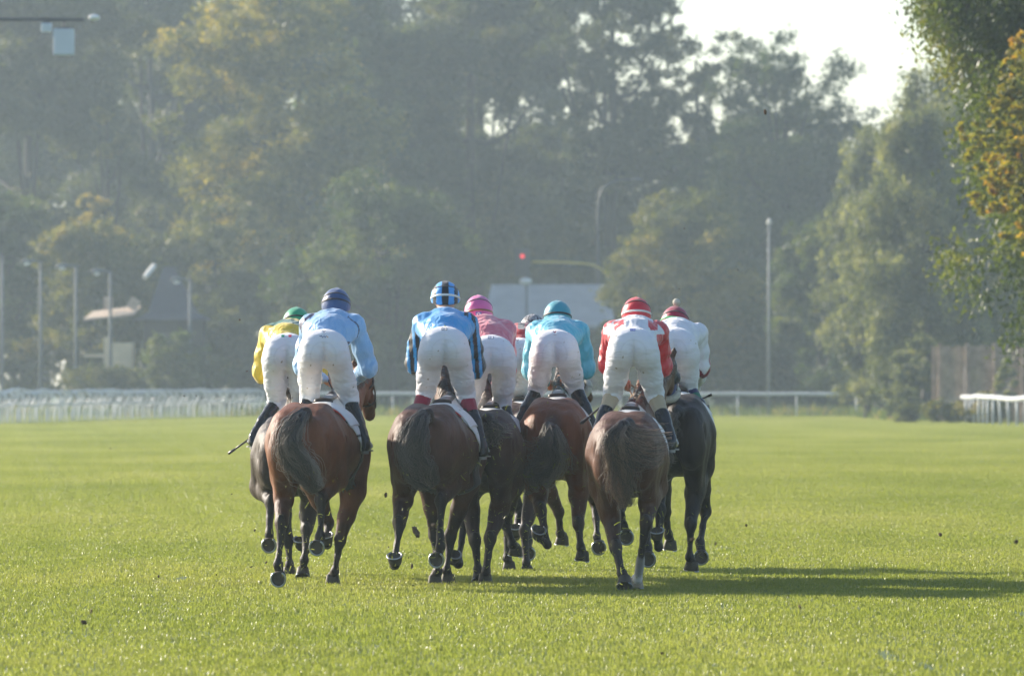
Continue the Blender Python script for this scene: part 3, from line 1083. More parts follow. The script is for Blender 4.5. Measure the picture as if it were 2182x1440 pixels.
    for k, shell in ((1.0, 0), (0.9, 1)):
        for jv in range(nv):
            for iu in range(nu):
                az_ = 2 * math.pi * iu / nu          # 0 = back of the head
                pmax = math.radians(128 - 46 * (0.5 - 0.5 * math.cos(az_)))
                po = 0.02 + (pmax - 0.02) * jv / (nv - 1)
                cr = 1 + 0.006 * math.sin(az_ * 7 + po * 9) * (jv > 3)
                Vh.append(hp(az_, po, k * cr))
                Ch.append(J['cap'](az_ if az_ < math.pi else az_ - 2 * math.pi, po) if not shell else (0.02, 0.02, 0.02))
    Fh = []
    for jv in range(nv - 1):
        for iu in range(nu):
            a, bq = jv * nu + iu, jv * nu + (iu + 1) % nu
            Fh.append((a, bq, bq + nu, a + nu))
            o = nu * nv
            Fh.append((a + o, a + nu + o, bq + nu + o, bq + o))
    Fh.append(tuple(range(nu))[::-1])
    for iu in range(nu):
        a, bq = (nv - 1) * nu + iu, (nv - 1) * nu + (iu + 1) % nu
        Fh.append((a, bq, bq + nu * nv, a + nu * nv))
    hm = mesh_from("helmet", np.array(Vh), Fh, M_CAP, root, np.array(Ch))
    mb = MB()
    pk = []
    for q in range(13):
        a = math.pi + (q - 6) / 6 * 0.9
        pk.append((hp(a, math.radians(84), 0.99), hp(a, math.radians(88), 1.0) + Rt @ np.array((0, 0.055 * math.cos((q - 6) / 6 * 1.45), -0.018))))
    Vp = [x for a_, b_ in pk for x in (a_, b_)] + [x - Rt @ np.array((0, 0, 0.006)) for a_, b_ in pk for x in (a_, b_)]
    Fp = []
    for q in range(12):
        i_ = 2 * q
        Fp += [(i_, i_ + 1, i_ + 3, i_ + 2), (i_ + 26, i_ + 28, i_ + 29, i_ + 27), (i_ + 1, i_ + 27, i_ + 29, i_ + 3)]
    mb.add(Vp, Fp, J['cap'](math.pi, 1.3))
    mb.build("peak", M_CAP, hm, smooth=True)
    if J.get('pom'):
        pm = Sdf(0.006)
        pm.ell(hp(0, 0.0, 1.0) + (0, -0.01, 0.035), (0.034, 0.034, 0.034), 0.01)
        pm.warp = lambda x, y, z, a: 0.003 * np.sin(180 * x) * np.sin(190 * y + 1) * np.sin(170 * z)
        Vq, Qq, _ = pm.mesh()
        mesh_from("pompom", Vq, Qq, M_FLEECE, hm)
    else:
        mb = MB()
        tp = hp(0, 0.0, 1.0)
        ring = lambda r_, z_: [tuple(tp + np.array((r_ * math.cos(a), r_ * math.sin(a), z_))) for a in np.linspace(0, 2 * math.pi, 12, endpoint=False)]
        Vv = ring(0.014, -0.006) + ring(0.012, 0.006) + [tuple(tp + (0, 0, 0.010))]
        mb.add(Vv, [(q, (q + 1) % 12, 12 + (q + 1) % 12, 12 + q) for q in range(12)] + [(12 + q, 12 + (q + 1) % 12, 24) for q in range(12)], J.get('button', J['cap'](0, 0.1)))
        mb.build("button", M_CAP, hm, smooth=True)

    def band(name, pback, pside, width, col):
        P_, n_ = [], 56
        V_, F_ = [], []
        for q in range(n_):
            a = 2 * math.pi * q / n_
            po = math.radians(pback + (pside - pback) * (0.5 - 0.5 * math.cos(a)))
            for e_, kk in ((-1, 1.012), (1, 1.012), (1, 1.03), (-1, 1.03)):
                V_.append(hp(a, po + e_ * width / 2 / 0.14, kk))
        for q in range(n_):
            i_, j_ = 4 * q, 4 * ((q + 1) % n_)
            for e_ in range(4):
                F_.append((i_ + e_, j_ + e_, j_ + (e_ + 1) % 4, i_ + (e_ + 1) % 4))
        mesh_from(name, np.array(V_), F_, M_CAP, hm, np.tile(np.array([col]), (len(V_), 1)))
    for args in J.get('bands', []):
        band(*args)
    if 'capmark' in J:
        cz, w, h, fn = J['capmark']
        bvh_ = bvh_of(Vh, Fh)
        patch_on("cap_badge", bvh_, hm, hd[0], hd[2] + cz, w, h, fn, M_LABEL, nx=14, nz=14)
    J['root'] = root
    return root


def whip(p0, p1, label, flap=True):
    a, b = np.array(p0), np.array(p1)
    root = empty("riding_whip", tuple(b), 0, label=label, cat="whip", group="whips held by the jockeys")
    mb = MB()
    mb.tube([b - b, (a - b) * 0.45, (a - b) * 0.75], [0.011, 0.009, 0.008], 8)
    mb.build("shaft", M_LEATHER, root, smooth=True)
    mb = MB()
    mb.tube([(a - b) * 0.74, (a - b) * 0.78, (a - b)], [0.012, 0.019, 0.020], 8, flat=0.6)
    mb.build("flap", M_LEATHER, root, smooth=True)
    mb = MB()
    mb.tube([(b - a) * 0.16, (b - a) * 0.02, (a - b) * 0.02], [0.014, 0.015, 0.012], 8)
    mb.build("grip", M_LEATHER, root, smooth=True)

# ------------------------------------------------------------------ turf
def make_turf():
    m, nt, b = mat_new("turf_soil")
    ge = N(nt, "ShaderNodeNewGeometry")
    n1 = N(nt, "ShaderNodeTexNoise")
    n1.inputs["Scale"].default_value = 0.6
    n1.inputs["Detail"].default_value = 8
    nt.links.new(ge.outputs["Position"], n1.inputs["Vector"])
    r = ramp(nt, [(0.3, (0.045, 0.085, 0.012)), (0.7, (0.085, 0.13, 0.022))])
    nt.links.new(n1.outputs[0], r.inputs[0])
    nt.links.new(r.outputs[0], b.inputs["Base Color"])
    b.inputs["Roughness"].default_value = 0.9
    xs = np.array([-600, -200, -60, -20, 20, 60, 200, 600.0])
    ys = np.array([-200, 0, 30, 60, 100, 200, 300, 400, 600, 1500.0])
    V = [(x, y, 0) for y in ys for x in xs]
    n = len(xs)
    Fs = [(j * n + i, j * n + i + 1, (j + 1) * n + i + 1, (j + 1) * n + i) for j in range(len(ys) - 1) for i in range(n - 1)]
    g = mesh_from("ground", np.array(V, float), Fs, m)
    tag(g, "flat green racecourse ground reaching to the tree line", kind="structure")

    # blades
    m, nt, b = mat_new("grass_blades")
    ge = N(nt, "ShaderNodeNewGeometry")

    def noise(sc, det, stretch):
        mp = N(nt, "ShaderNodeMapping")
        mp.inputs["Scale"].default_value = stretch
        nt.links.new(ge.outputs["Position"], mp.inputs[0])
        n_ = N(nt, "ShaderNodeTexNoise")
        n_.inputs["Scale"].default_value = sc
        n_.inputs["Detail"].default_value = det
        nt.links.new(mp.outputs[0], n_.inputs["Vector"])
        return n_
    na = noise(0.22, 5, (1.0, 0.28, 1))      # broad bands across the course
    nb = noise(2.6, 4, (1, 0.5, 1))
    nc = noise(60, 1, (1, 1, 0.3))
    a1 = N(nt, "ShaderNodeMath", operation='MULTIPLY_ADD')
    nt.links.new(na.outputs[0], a1.inputs[0])
    a1.inputs[1].default_value = 0.55
    a1.inputs[2].default_value = -0.10
    a2 = N(nt, "ShaderNodeMath", operation='MULTIPLY_ADD')
    nt.links.new(nb.outputs[0], a2.inputs[0])
    a2.inputs[1].default_value = 0.28
    nt.links.new(a1.outputs[0], a2.inputs[2])
    a3 = N(nt, "ShaderNodeMath", operation='MULTIPLY_ADD')
    nt.links.new(nc.outputs[0], a3.inputs[0])
    a3.inputs[1].default_value = 0.42
    nt.links.new(a2.outputs[0], a3.inputs[2])
    r = ramp(nt, [(0.30, (0.138, 0.168, 0.028)), (0.46, (0.210, 0.235, 0.046)), (0.60, (0.280, 0.285, 0.074)), (0.74, (0.38, 0.35, 0.15))])
    nt.links.new(a3.outputs[0], r.inputs[0])
    # straw coloured and trodden patches
    nd = noise(0.9, 6, (1, 0.45, 1))
    rp = ramp(nt, [(0.50, (0, 0, 0)), (0.74, (0.34, 0.34, 0.34))])
    nt.links.new(nd.outputs[0], rp.inputs[0])
    mxs = N(nt, "ShaderNodeMixRGB")
    nt.links.new(rp.outputs[0], mxs.inputs[0])
    nt.links.new(r.outputs[0], mxs.inputs[1])
    mxs.inputs[2].default_value = (0.25, 0.24, 0.09, 1)
    r = mxs
    nt.links.new(r.outputs[0], b.inputs["Base Color"])
    b.inputs["Roughness"].default_value = 0.36
    b.inputs["Specular IOR Level"].default_value = 0.25
    tr = N(nt, "ShaderNodeBsdfTranslucent")
    br = N(nt, "ShaderNodeMixRGB", blend_type='MULTIPLY')
    br.inputs[0].default_value = 1.0
    br.inputs[2].default_value = (1.30, 1.38, 0.90, 1)
    nt.links.new(r.outputs[0], br.inputs[1])
    nt.links.new(br.outputs[0], tr.inputs[0])
    ms = N(nt, "ShaderNodeMixShader")
    ms.inputs[0].default_value = 0.5
    nt.links.new(b.outputs[0], ms.inputs[1])
    nt.links.new(tr.outputs[0], ms.inputs[2])
    nt.links.new(ms.outputs[0], nt.nodes["Material Output"].inputs[0])

    # one 2 m patch of blades, and loose points where it is repeated
    S, nbld = 2.0, 6500
    r2 = np.random.default_rng(3)
    ctr = r2.uniform(-S / 2, S / 2, (nbld, 2))
    cl = r2.uniform(-S / 2, S / 2, (90, 2))
    pick = r2.random(nbld) < 0.35
    ctr[pick] = cl[r2.integers(0, 90, pick.sum())] + r2.normal(0, 0.05, (pick.sum(), 2))
    hgt = r2.gamma(8, 0.0023, nbld) + 0.008
    hgt[pick] *= 1.15
    wd = r2.uniform(0.0022, 0.0045, nbld)
    ang = r2.uniform(0, 6.28, nbld)
    lean = r2.uniform(0.1, 0.85, nbld)
    la = r2.uniform(0, 6.28, nbld)
    dx = np.stack([np.cos(ang), np.sin(ang)], -1) * wd[:, None]
    ld = np.stack([np.cos(la), np.sin(la)], -1) * (lean * hgt)[:, None]
    B = np.zeros((nbld, 5, 3))
    B[:, 0, :2] = ctr - dx
    B[:, 1, :2] = ctr + dx
    B[:, 2, :2] = ctr + dx * 0.75 + ld * 0.35
    B[:, 3, :2] = ctr - dx * 0.75 + ld * 0.35
    B[:, 2:4, 2] = (hgt * 0.6)[:, None]
    B[:, 4, :2] = ctr + ld
    B[:, 4, 2] = hgt * (1 - 0.35 * lean)
    idx = np.arange(nbld * 5).reshape(nbld, 5)
    quad = idx[:, [0, 1, 2, 3]]
    tri = idx[:, [3, 2, 4]]
    pts = []
    y = 40.0
    while y < 372:
        hw = 1120 / F_PX * (y + S) + 1.2
        x = -hw
        while x < hw + S:
            pts.append((x + r2.uniform(-.1, .1), y + 1, 0))
            x += S * 0.97
        y += S * 0.97
    # the strip that throws light and shade just outside is plain ground
    V = np.concatenate([B.reshape(-1, 3), np.array(pts)])
    npt = len(pts)
    me = bpy.data.meshes.new("grass")
    me.vertices.add(len(V))
    me.vertices.foreach_set("co", V.astype(np.float32).ravel())
    loops = np.concatenate([quad.ravel(), tri.ravel()])
    me.loops.add(len(loops))
    me.loops.foreach_set("vertex_index", loops.astype(np.int32))
    st = np.concatenate([np.arange(nbld) * 4, nbld * 4 + np.arange(nbld) * 3])
    me.polygons.add(nbld * 2)
    me.polygons.foreach_set("loop_start", st.astype(np.int32))
    me.update(calc_edges=True)
    at = me.attributes.new("is_pt", 'BOOLEAN', 'POINT')
    fl = np.zeros(len(V), bool)
    fl[-npt:] = True
    at.data.foreach_set("value", fl)
    me.materials.append(m)
    o = bpy.data.objects.new("grass", me)
    COL.objects.link(o)
    tag(o, "short sunlit green grass covering the racecourse", kind="stuff", cat="grass")
    ng = bpy.data.node_groups.new("grass_patches", 'GeometryNodeTree')
    ng.interface.new_socket("Geometry", in_out='INPUT', socket_type='NodeSocketGeometry')
    ng.interface.new_socket("Geometry", in_out='OUTPUT', socket_type='NodeSocketGeometry')
    gi, go = ng.nodes.new("NodeGroupInput"), ng.nodes.new("NodeGroupOutput")
    na_ = ng.nodes.new("GeometryNodeInputNamedAttribute")
    na_.data_type = 'BOOLEAN'
    na_.inputs[0].default_value = "is_pt"
    sg = ng.nodes.new("GeometryNodeSeparateGeometry")
    sg.domain = 'POINT'
    ng.links.new(gi.outputs[0], sg.inputs[0])
    ng.links.new(na_.outputs[0], sg.inputs[1])
    ip = ng.nodes.new("GeometryNodeInstanceOnPoints")
    ng.links.new(sg.outputs[0], ip.inputs["Points"])
    ng.links.new(sg.outputs[1], ip.inputs["Instance"])
    ri = ng.nodes.new("FunctionNodeRandomValue")
    ri.data_type = 'INT'
    ri.inputs["Min"].default_value = 0
    ri.inputs["Max"].default_value = 3
    mu = ng.nodes.new("ShaderNodeMath")
    mu.operation = 'MULTIPLY'
    mu.inputs[1].default_value = math.pi / 2
    ng.links.new(ri.outputs["Value"], mu.inputs[0])
    cx = ng.nodes.new("ShaderNodeCombineXYZ")
    ng.links.new(mu.outputs[0], cx.inputs[2])
    ng.links.new(cx.outputs[0], ip.inputs["Rotation"])
    rs = ng.nodes.new("FunctionNodeRandomValue")
    rs.inputs[2].default_value = 0.85
    rs.inputs[3].default_value = 1.2
    c2 = ng.nodes.new("ShaderNodeCombineXYZ")
    c2.inputs[0].default_value = 1
    c2.inputs[1].default_value = 1
    ng.links.new(rs.outputs[1], c2.inputs[2])
    ng.links.new(c2.outputs[0], ip.inputs["Scale"])
    ng.links.new(ip.outputs[0], go.inputs[0])
    md = o.modifiers.new("patches", 'NODES')
    md.node_group = ng


make_turf()


# ------------------------------------------------------------------ trees
LEAF = {
    'dark': leafmat("leaves_dark_green", (0.026, 0.036, 0.012), (0.058, 0.070, 0.018), (0.13, 0.12, 0.03)),
    'mid': leafmat("leaves_mid_green", (0.028, 0.050, 0.014), (0.055, 0.080, 0.020), (0.12, 0.13, 0.025)),
    'yellow': leafmat("leaves_yellow_sunlit", (0.06, 0.075, 0.015), (0.19, 0.17, 0.028), (0.42, 0.31, 0.05)),  # yellow leaves, with sunlit highlights painted in as the paler clumps
    'bush': leafmat("leaves_olive", (0.05, 0.065, 0.014), (0.12, 0.12, 0.022), (0.26, 0.20, 0.04)),
    'feather': leafmat("leaves_grey_green", (0.05, 0.065, 0.028), (0.13, 0.145, 0.06), (0.24, 0.24, 0.10), scale=0.5),
    'near': leafmat("leaves_green_to_orange", (0.036, 0.060, 0.015), (0.085, 0.112, 0.024), (0.17, 0.17, 0.04), scale=0.45, fine=2.5, rough=0.5),
    'autumn': leafmat("leaves_orange", (0.07, 0.10, 0.018), (0.26, 0.23, 0.028), (0.52, 0.29, 0.035), scale=1.0, fine=6.0),
}
M_BARK = plain("bark", (0.035, 0.030, 0.024), 0.9, 0, 0.3, 3, bmp=0.6)


def crown_mesh(seed, rx, rz, leaf, count, lobes, gap=0.0, drop=0.0, elong=1.0):
    """leaf faces in clumps spread through an uneven crown; base of the crown at z=0, height 2*rz"""
    r = np.random.default_rng(seed)
    C = []
    while len(C) < lobes:
        p = r.uniform(-1, 1, 3)
        q = np.linalg.norm(p * (1, 1, 1))
        if q > 1 or q < 0.35 + 0.2 * r.random():
            continue
        wz = 1.0 if p[2] < 0.2 else 1 - 0.25 * (p[2] - 0.2)
        C.append((p[0] * rx * wz * 0.85, p[1] * rx * wz * 0.85, (p[2] + 1) * rz * 0.92 + 0.04 * rz))
    C = np.array(C)
    R = r.uniform(0.20, 0.42, lobes) * rx * (1 - 0.3 * gap)
    # each lobe holds sprays, each spray holds leaves
    nsp = max(lobes * 9, 1)
    li = r.integers(0, lobes, nsp)
    d = r.normal(0, 1, (nsp, 3))
    d /= np.linalg.norm(d, axis=1)[:, None]
    sp = C[li] + d * (R[li] * r.uniform(0.55, 1.1, nsp))[:, None] * (1, 1, 0.8 * elong)
    si = r.integers(0, nsp, count)
    sig = 0.22 * R.mean() * (1 - 0.3 * gap)
    P = sp[si] + r.normal(0, 1, (count, 3)) * sig * (1, 1, 0.75 + drop)
    keep = P[:, 2] > -0.1 * rz
    P = P[keep]
    n = len(P)
    sz = leaf * r.uniform(0.55, 1.25, n)
    u = r.normal(0, 1, (n, 3))
    u[:, 2] *= (0.7 + drop * 2)
    u /= np.linalg.norm(u, axis=1)[:, None]
    v = np.cross(u, r.normal(0, 1, (n, 3)))
    v /= np.linalg.norm(v, axis=1)[:, None]
    u *= sz[:, None]
    v *= (sz * 0.42)[:, None]
    V = np.stack([P - u * 0.5, P + v * 0.5, P + u * 0.5, P - v * 0.5], 1).reshape(-1, 3)
    Q = np.arange(n * 4).reshape(n, 4)
    return V, Q, C


def to_mesh(name, V, Q, mat):
    me = bpy.data.meshes.new(name)
    me.vertices.add(len(V))
    me.vertices.foreach_set("co", V.astype(np.float32).ravel())
    me.loops.add(Q.size)
    me.loops.foreach_set("vertex_index", Q.ravel().astype(np.int32))
    me.polygons.add(len(Q))
    me.polygons.foreach_set("loop_start", (np.arange(len(Q)) * Q.shape[1]).astype(np.int32))
    me.update(calc_edges=True)
    me.materials.append(mat)
    return me


def tree(px, Y, top, wpx, kind, label, seed, count=26000, leaf=0.30, base=0.04, lobes=40, gap=0.0, trunk=True, name="tree", drop=0.0, elong=1.0, group="trees around the racecourse", ground=None):
    """px: photo column of the trunk, top: photo row of the tree top, wpx: crown width in photo pixels"""
    s = Y / F_PX
    X = (px - CX) * s
    H = EYE - (top - HY) * s
    W = wpx * s
    root = empty(name, (X, Y, 0), 0, label=label, cat="tree" if name != "shrub" else "shrub", group=group)
    cb = H * base
    rz = (H - cb) / 2
    od = 2.5 if (gap > 0 and name == "tree" and Y > 400) else 5.0
    leaf = leaf * (1.3 if Y > 200 else 1.0)
    if Y > 200:
        count = int(min(90000, od * 0.785 * W * 2 * rz / (0.085 * leaf * leaf)))
    V, Q, C = crown_mesh(seed, W / 2, rz, leaf, count, lobes, gap, drop, elong)
    if Y < 200:          # only the side of the crown that the picture can see is leafed densely
        qc = V[Q].mean(1)
        pxl = (qc[:, 0] + X) / Y * F_PX + CX
        keep = (pxl < 2260) | (np.random.default_rng(5).random(len(Q)) < 0.12)
        V = V.reshape(-1, 4, 3)[keep].reshape(-1, 3)
        Q = np.arange(len(V)).reshape(-1, 4)
    me = to_mesh("crown", V, Q, LEAF[kind])
    c = bpy.data.objects.new("crown", me)
    COL.objects.link(c)
    c.parent = root
    c.location = (0, 0, cb)
    if trunk:
        mb = MB()
        r = np.random.default_rng(seed + 1)
        r0 = 0.018 * H + 0.06
        sway = r.normal(0, 0.015 * H, 2)
        T = [(0, 0, -0.1), (sway[0] * 0.2, sway[1] * 0.2, H * 0.2), (sway[0], sway[1], H * 0.5), (sway[0] * 0.6, sway[1], H * 0.86)]
        mb.tube(curve_pts(T, 9), np.linspace(r0, r0 * 0.15, 9), 9)
        for k in range(12):
            z0 = H * r.uniform(0.14, 0.7)
            tgt = C[r.integers(0, len(C))] + (0, 0, cb)
            if tgt[2] < z0:
                tgt[2] = z0 + 0.1 * H
            p0 = np.array((sway[0] * z0 / H, sway[1] * z0 / H, z0))
            mid = p0 * 0.5 + tgt * 0.5 + (0, 0, -0.04 * H)
            mb.tube(curve_pts([p0, mid, tgt], 6), np.linspace(r0 * 0.36, r0 * 0.05, 6), 6)
        mb.build("trunk", M_BARK, root, smooth=True)
    return root


# far rows first (columns and rows are those of the photo)
tree(60, 442, -190, 560, 'dark', "huge dark hazy tree filling the top left corner behind the pole arm", 11, 26000, 0.36)
tree(300, 475, -150, 420, 'dark', "bluish dark tree in the gap left of the tall yellowing tree", 12, 22000, 0.4)
tree(590, 425, -170, 520, 'yellow', "tall yellowing tree with ragged left edge, tallest of the left half", 13, 34000, 0.32, lobes=46)
tree(800, 450, -120, 420, 'mid', "tall green tree behind the blue striped jockey, beside the yellowing tree", 14, 24000, 0.34)
tree(1010, 452, -210, 440, 'dark', "dark green tall tree just left of the airy tree with sky showing through", 15, 26000, 0.34)
tree(1290, 446, -230, 440, 'dark', "tall airy tree with white sky showing through its leaves", 16, 13500, 0.30, gap=0.5, lobes=60, base=0.2)
tree(1470, 448, 5, 330, 'dark', "slim airy tree reaching up to the sky between two rounder crowns", 29, 7000, 0.28, gap=0.4, lobes=40, base=0.2)
tree(1680, 438, 50, 460, 'mid', "broad round airy tree standing against the white sky", 17, 17500, 0.28, gap=0.4, lobes=64, base=0.22)
tree(1620, 470, 240, 460, 'dark', "lower dark tree behind the round airy tree", 18, 22000, 0.36)
tree(1200, 470, 300, 560, 'dark', "dark tree behind the traffic light, below the airy tree", 19, 26000, 0.38)
tree(1400, 474, 330, 460, 'dark', "dark tree mostly hidden behind the olive round tree", 30, 22000, 0.38)
tree(225, 432, 150, 130, 'yellow', "small pointed pale tree top left of the tall yellowing tree", 20, 7000, 0.26, lobes=16)
tree(30, 405, 370, 270, 'mid', "green tree at the left edge behind the street lamps", 21, 16000, 0.3)
tree(190, 400, 415, 300, 'bush', "olive tree behind the left row of street lamps", 22, 20000, 0.28)
tree(450, 415, 400, 380, 'dark', "dark tree behind the small steep roofed house", 23, 22000, 0.3)
tree(700, 400, 480, 330, 'mid', "dull green tree left of the blue striped jockey's cap", 24, 20000, 0.28)
tree(840, 396, 325, 400, 'mid', "rounded green tree rising behind the front jockeys", 25, 26000, 0.27, lobes=44)
tree(1465, 398, 380, 340, 'bush', "round olive tree beside the low grey roofed building", 26, 30000, 0.25, lobes=44, base=0.06)
tree(1750, 385, 465, 250, 'mid', "bushy dark green tree right of the thin white mast", 27, 20000, 0.26, base=0.05)
tree(1640, 400, 600, 300, 'dark', "low dark bushy tree behind the thin white mast", 28, 18000, 0.26, base=0.03)
tree(1975, 332, 200, 340, 'feather', "grey green feathery tree left of the wooden fence", 31, 30000, 0.20, lobes=54, drop=0.5, base=0.02)
tree(1875, 373, 215, 250, 'feather', "pale grey green feathery tree next to the white sky gap's lower edge", 37, 20000, 0.22, lobes=44, drop=0.5, base=0.03)
tree(2060, 345, 90, 420, 'feather', "tall feathery tree behind the wooden fence", 32, 26000, 0.24, lobes=50, drop=0.5, base=0.02)
tree(2190, 352, -60, 330, 'mid', "tall green tree at the right edge behind the fence", 33, 20000, 0.28)
tree(1850, 352, 500, 170, 'feather', "small drooping tree at the corner of the wooden fence", 34, 12000, 0.18, drop=0.4, base=0.04)
# the near tree that leans in from the right, trunk outside the picture
tree(2430, 142, -640, 930, 'near', "near leafy tree hanging in at the right edge with green leaves", 35, 210000, 0.145, lobes=120, base=0.10, gap=0.2, drop=0.3)
tree(2255, 137, -20, 440, 'autumn', "near tree with orange and yellow autumn leaves at the right edge", 36, 30000, 0.135, lobes=120, base=0.40, gap=1.6)
for q, (px, top, w, nm) in enumerate([(90, -190, 620, "behind everything at the far left"), (430, -160, 560, "closing the gap below the bluish tree"), (720, -170, 600, "far behind the pale blue jockey"),
                                      (1010, -150, 520, "far behind the blue striped jockey"), (1780, 330, 420, "far behind the end of the rail"), (1240, 420, 520, "far behind the traffic light")]):
    tree(px, 492 + 4 * q, top, w, 'dark', "dim far tree " + nm, 90 + q, 20000, 0.42, base=0.02, lobes=44)

# dark undergrowth of separate shrubs along the tree line
k = 0
hedge = [(-40, 402, 640, 210), (215, 385, 785, 180), (375, 386, 712, 210), (470, 400, 670, 240), (640, 398, 640, 230), (800, 402, 640, 250),
         (960, 398, 690, 200), (1330, 404, 690, 210), (1500, 402, 640, 240), (1680, 398, 700, 230), (1820, 392, 720, 170), (1135, 412, 700, 220)]
names = ["at the left edge of the picture", "below the sunlit outbuilding", "in front of the small house", "right of the small house",
         "behind the jockey in yellow", "behind the jockey in pale blue", "behind the blue striped jockey", "right of the grey roofed building",
         "behind the red capped jockey", "around the foot of the thin white mast", "at the end of the far rail", "in front of the grey roofed building"]
for (px, Y, top, w), nm in zip(hedge, names):
    k += 1
    tree(px, Y, top, w, 'dark' if k % 3 else 'mid', "dark bushy shrub " + nm, 60 + k, 11000, 0.22, 0.0, 24, name="shrub", group="dark shrubs along the far rail", trunk=False, elong=0.9)
tree(1940, 322, 710, 150, 'feather', "dense grey green shrub hiding the foot of the feathery tree", 79, 9000, 0.16, 0.0, 20, name="shrub", group="weeds along the wooden fence", trunk=False)
for q, (px, Y, top, w, nm) in enumerate([(1925, 312, 850, 90, "at the left end of the wooden fence"), (2005, 310, 850, 110, "in the middle of the wooden fence foot"),
                                         (2095, 309, 848, 130, "at the right of the wooden fence foot"), (2150, 313, 745, 60, "climbing the right part of the fence")]):
    tree(px, Y, top, w, 'bush' if q < 3 else 'feather', "low weedy bush " + nm, 80 + q, 5000, 0.14, 0.0, 14, name="shrub", group="weeds along the wooden fence", trunk=False)

# ------------------------------------------------------------------ rails, lamps, buildings
M_PVC = plain("white_rail_plastic", (0.52, 0.54, 0.54), 0.45, 0, 0.08, 2)
M_GALV = plain("galvanised_pole", (0.09, 0.105, 0.115), 0.7, 0.0, 0.12, 3)
M_GLASSW = plain("lamp_glass", (0.75, 0.75, 0.72), 0.2, 0, 0.05, 3)
M_DARKM = plain("dark_painted_metal", (0.03, 0.035, 0.04), 0.5)
M_YEL = plain("yellow_painted_arm", (0.55, 0.42, 0.07), 0.5)
M_REDL = plain("red_signal_lens", (0.75, 0.02, 0.03), 0.3, 0, 0.05, 3)
M_ROOFG = plain("grey_sheet_roof", (0.42, 0.41, 0.39), 0.6, 0, 0.1, 1.5)
M_ROOFD = plain("dark_slate_roof", (0.045, 0.045, 0.06), 0.6, 0, 0.15, 4)
M_ROOFB = plain("brown_tile_roof", (0.42, 0.33, 0.25), 0.8, 0, 0.3, 3)
M_WALLC = plain("cream_wall", (0.72, 0.56, 0.36), 0.8, 0, 0.12, 1.5)
M_WALLD = plain("dark_wall", (0.03, 0.03, 0.03), 0.8, 0, 0.2, 1.5)
M_PALE = plain("pale_board", (0.75, 0.72, 0.66), 0.6)
M_WOOD = plain("weathered_boards", (0.30, 0.215, 0.16), 0.85, 0, 0.35, 2.5, bmp=0.4)
M_SPK = plain("pale_blue_grey_box", (0.50, 0.56, 0.64), 0.5, 0, 0.04, 2)
M_MAST = plain("dull_white_mast_paint", (0.14, 0.155, 0.16), 0.6)
M_WIN = plain("window_glass", (0.03, 0.04, 0.05), 0.1)


def rail_fence(path, H, step, label, sag=0.03, seed=1, arm=0.25, group="white running rails", rr=0.045, second=None):
    path = np.array(path, float)
    r = np.random.default_rng(seed)
    root = empty("running_rail", (path[0][0], path[0][1], 0), 0, label=label, cat="rail", group=group)
    o = np.array((path[0][0], path[0][1], 0))
    seg = np.linalg.norm(np.diff(path, axis=0), axis=1)
    cum = np.concatenate([[0], np.cumsum(seg)])
    L_ = cum[-1]
    at = lambda s: np.array([np.interp(s, cum, path[:, 0]), np.interp(s, cum, path[:, 1]), 0]) - o
    n = int(L_ / step)
    hs = H + r.normal(0, sag, n + 2)
    hs = np.convolve(np.pad(hs, 1, 'edge'), [0.25, 0.5, 0.25], 'valid')
    P = []
    for q in range(n + 1):
        p = at(q * step)
        P.append(p + (0, 0, hs[q]))
        if q < n:
            p2 = at((q + 0.5) * step)
            P.append(p2 + (0, 0, (hs[q] + hs[q + 1]) / 2 - 0.02))
    mb = MB()
    mb.tube(P, rr, 8)
    mb.build("top_rail", M_PVC, root, smooth=True)
    if second:
        mb = MB()
        mb.tube([p + np.array((0, 0, -second)) for p in P], rr * 0.7, 6)
        mb.build("lower_rail", M_PVC, root, smooth=True)
    d = at(L_) - at(0)
    nrm = unit(np.array((-d[1], d[0], 0)))
    first = None
    for q in range(min(n + 1, 100)):
        p = at(q * step)
        if first is None:
            mb = MB()
            mb.tube(curve_pts([(0, 0, -0.1), nrm * 0.0 + (0, 0, H * 0.45), nrm * (-arm * 0.5) + (0, 0, H * 0.8), (0, 0, H)], 7) if arm else [(0, 0, -0.1), (0, 0, H)], 0.04, 7)
            first = mb.build("post", M_PVC, root, smooth=True)
            c = first
        else:
            c = first.copy()
            COL.objects.link(c)
            c.parent = root
        c.location = tuple(p)
        c.rotation_euler = (r.normal(0, 0.03), r.normal(0, 0.03), 0)
    return root


# left rail runs away from us; seen end on its posts crowd together
lp = [(wp(px, 0, Y)[0], Y) for px, Y in ((-60, 292), (90, 312), (230, 332), (360, 350), (470, 366), (580, 378))]
rail_fence(lp, 1.30, 1.25, "white running rail on the left with closely set posts, its top waving up and down", 0.06, 3, 0.5, second=0.5)
lp2 = [(wp(px, 0, Y)[0], Y) for px, Y in ((-80, 300), (100, 322), (260, 342), (400, 360), (560, 384))]
rail_fence(lp2, 1.38, 1.6, "second white rail standing just behind the waving left rail", 0.07, 5, 0.5, group="white running rails", second=0.62)
rail_fence([(wp(600, 0, 380)[0], 380), (wp(1300, 0, 372)[0], 372), (wp(1866, 0, 366)[0], 366)], 1.16, 3.22, "straight white rail crossing the far end of the course behind the jockeys", 0.01, 7, 0.0, rr=0.085)
rail_fence([(wp(2050, 0, 318)[0], 318), (wp(2110, 0, 296)[0], 296), (wp(2240, 0, 272)[0], 272)], 1.12, 3.3, "short white rail with peeling top at the right edge of the course", 0.05, 9, 0.0, rr=0.10)


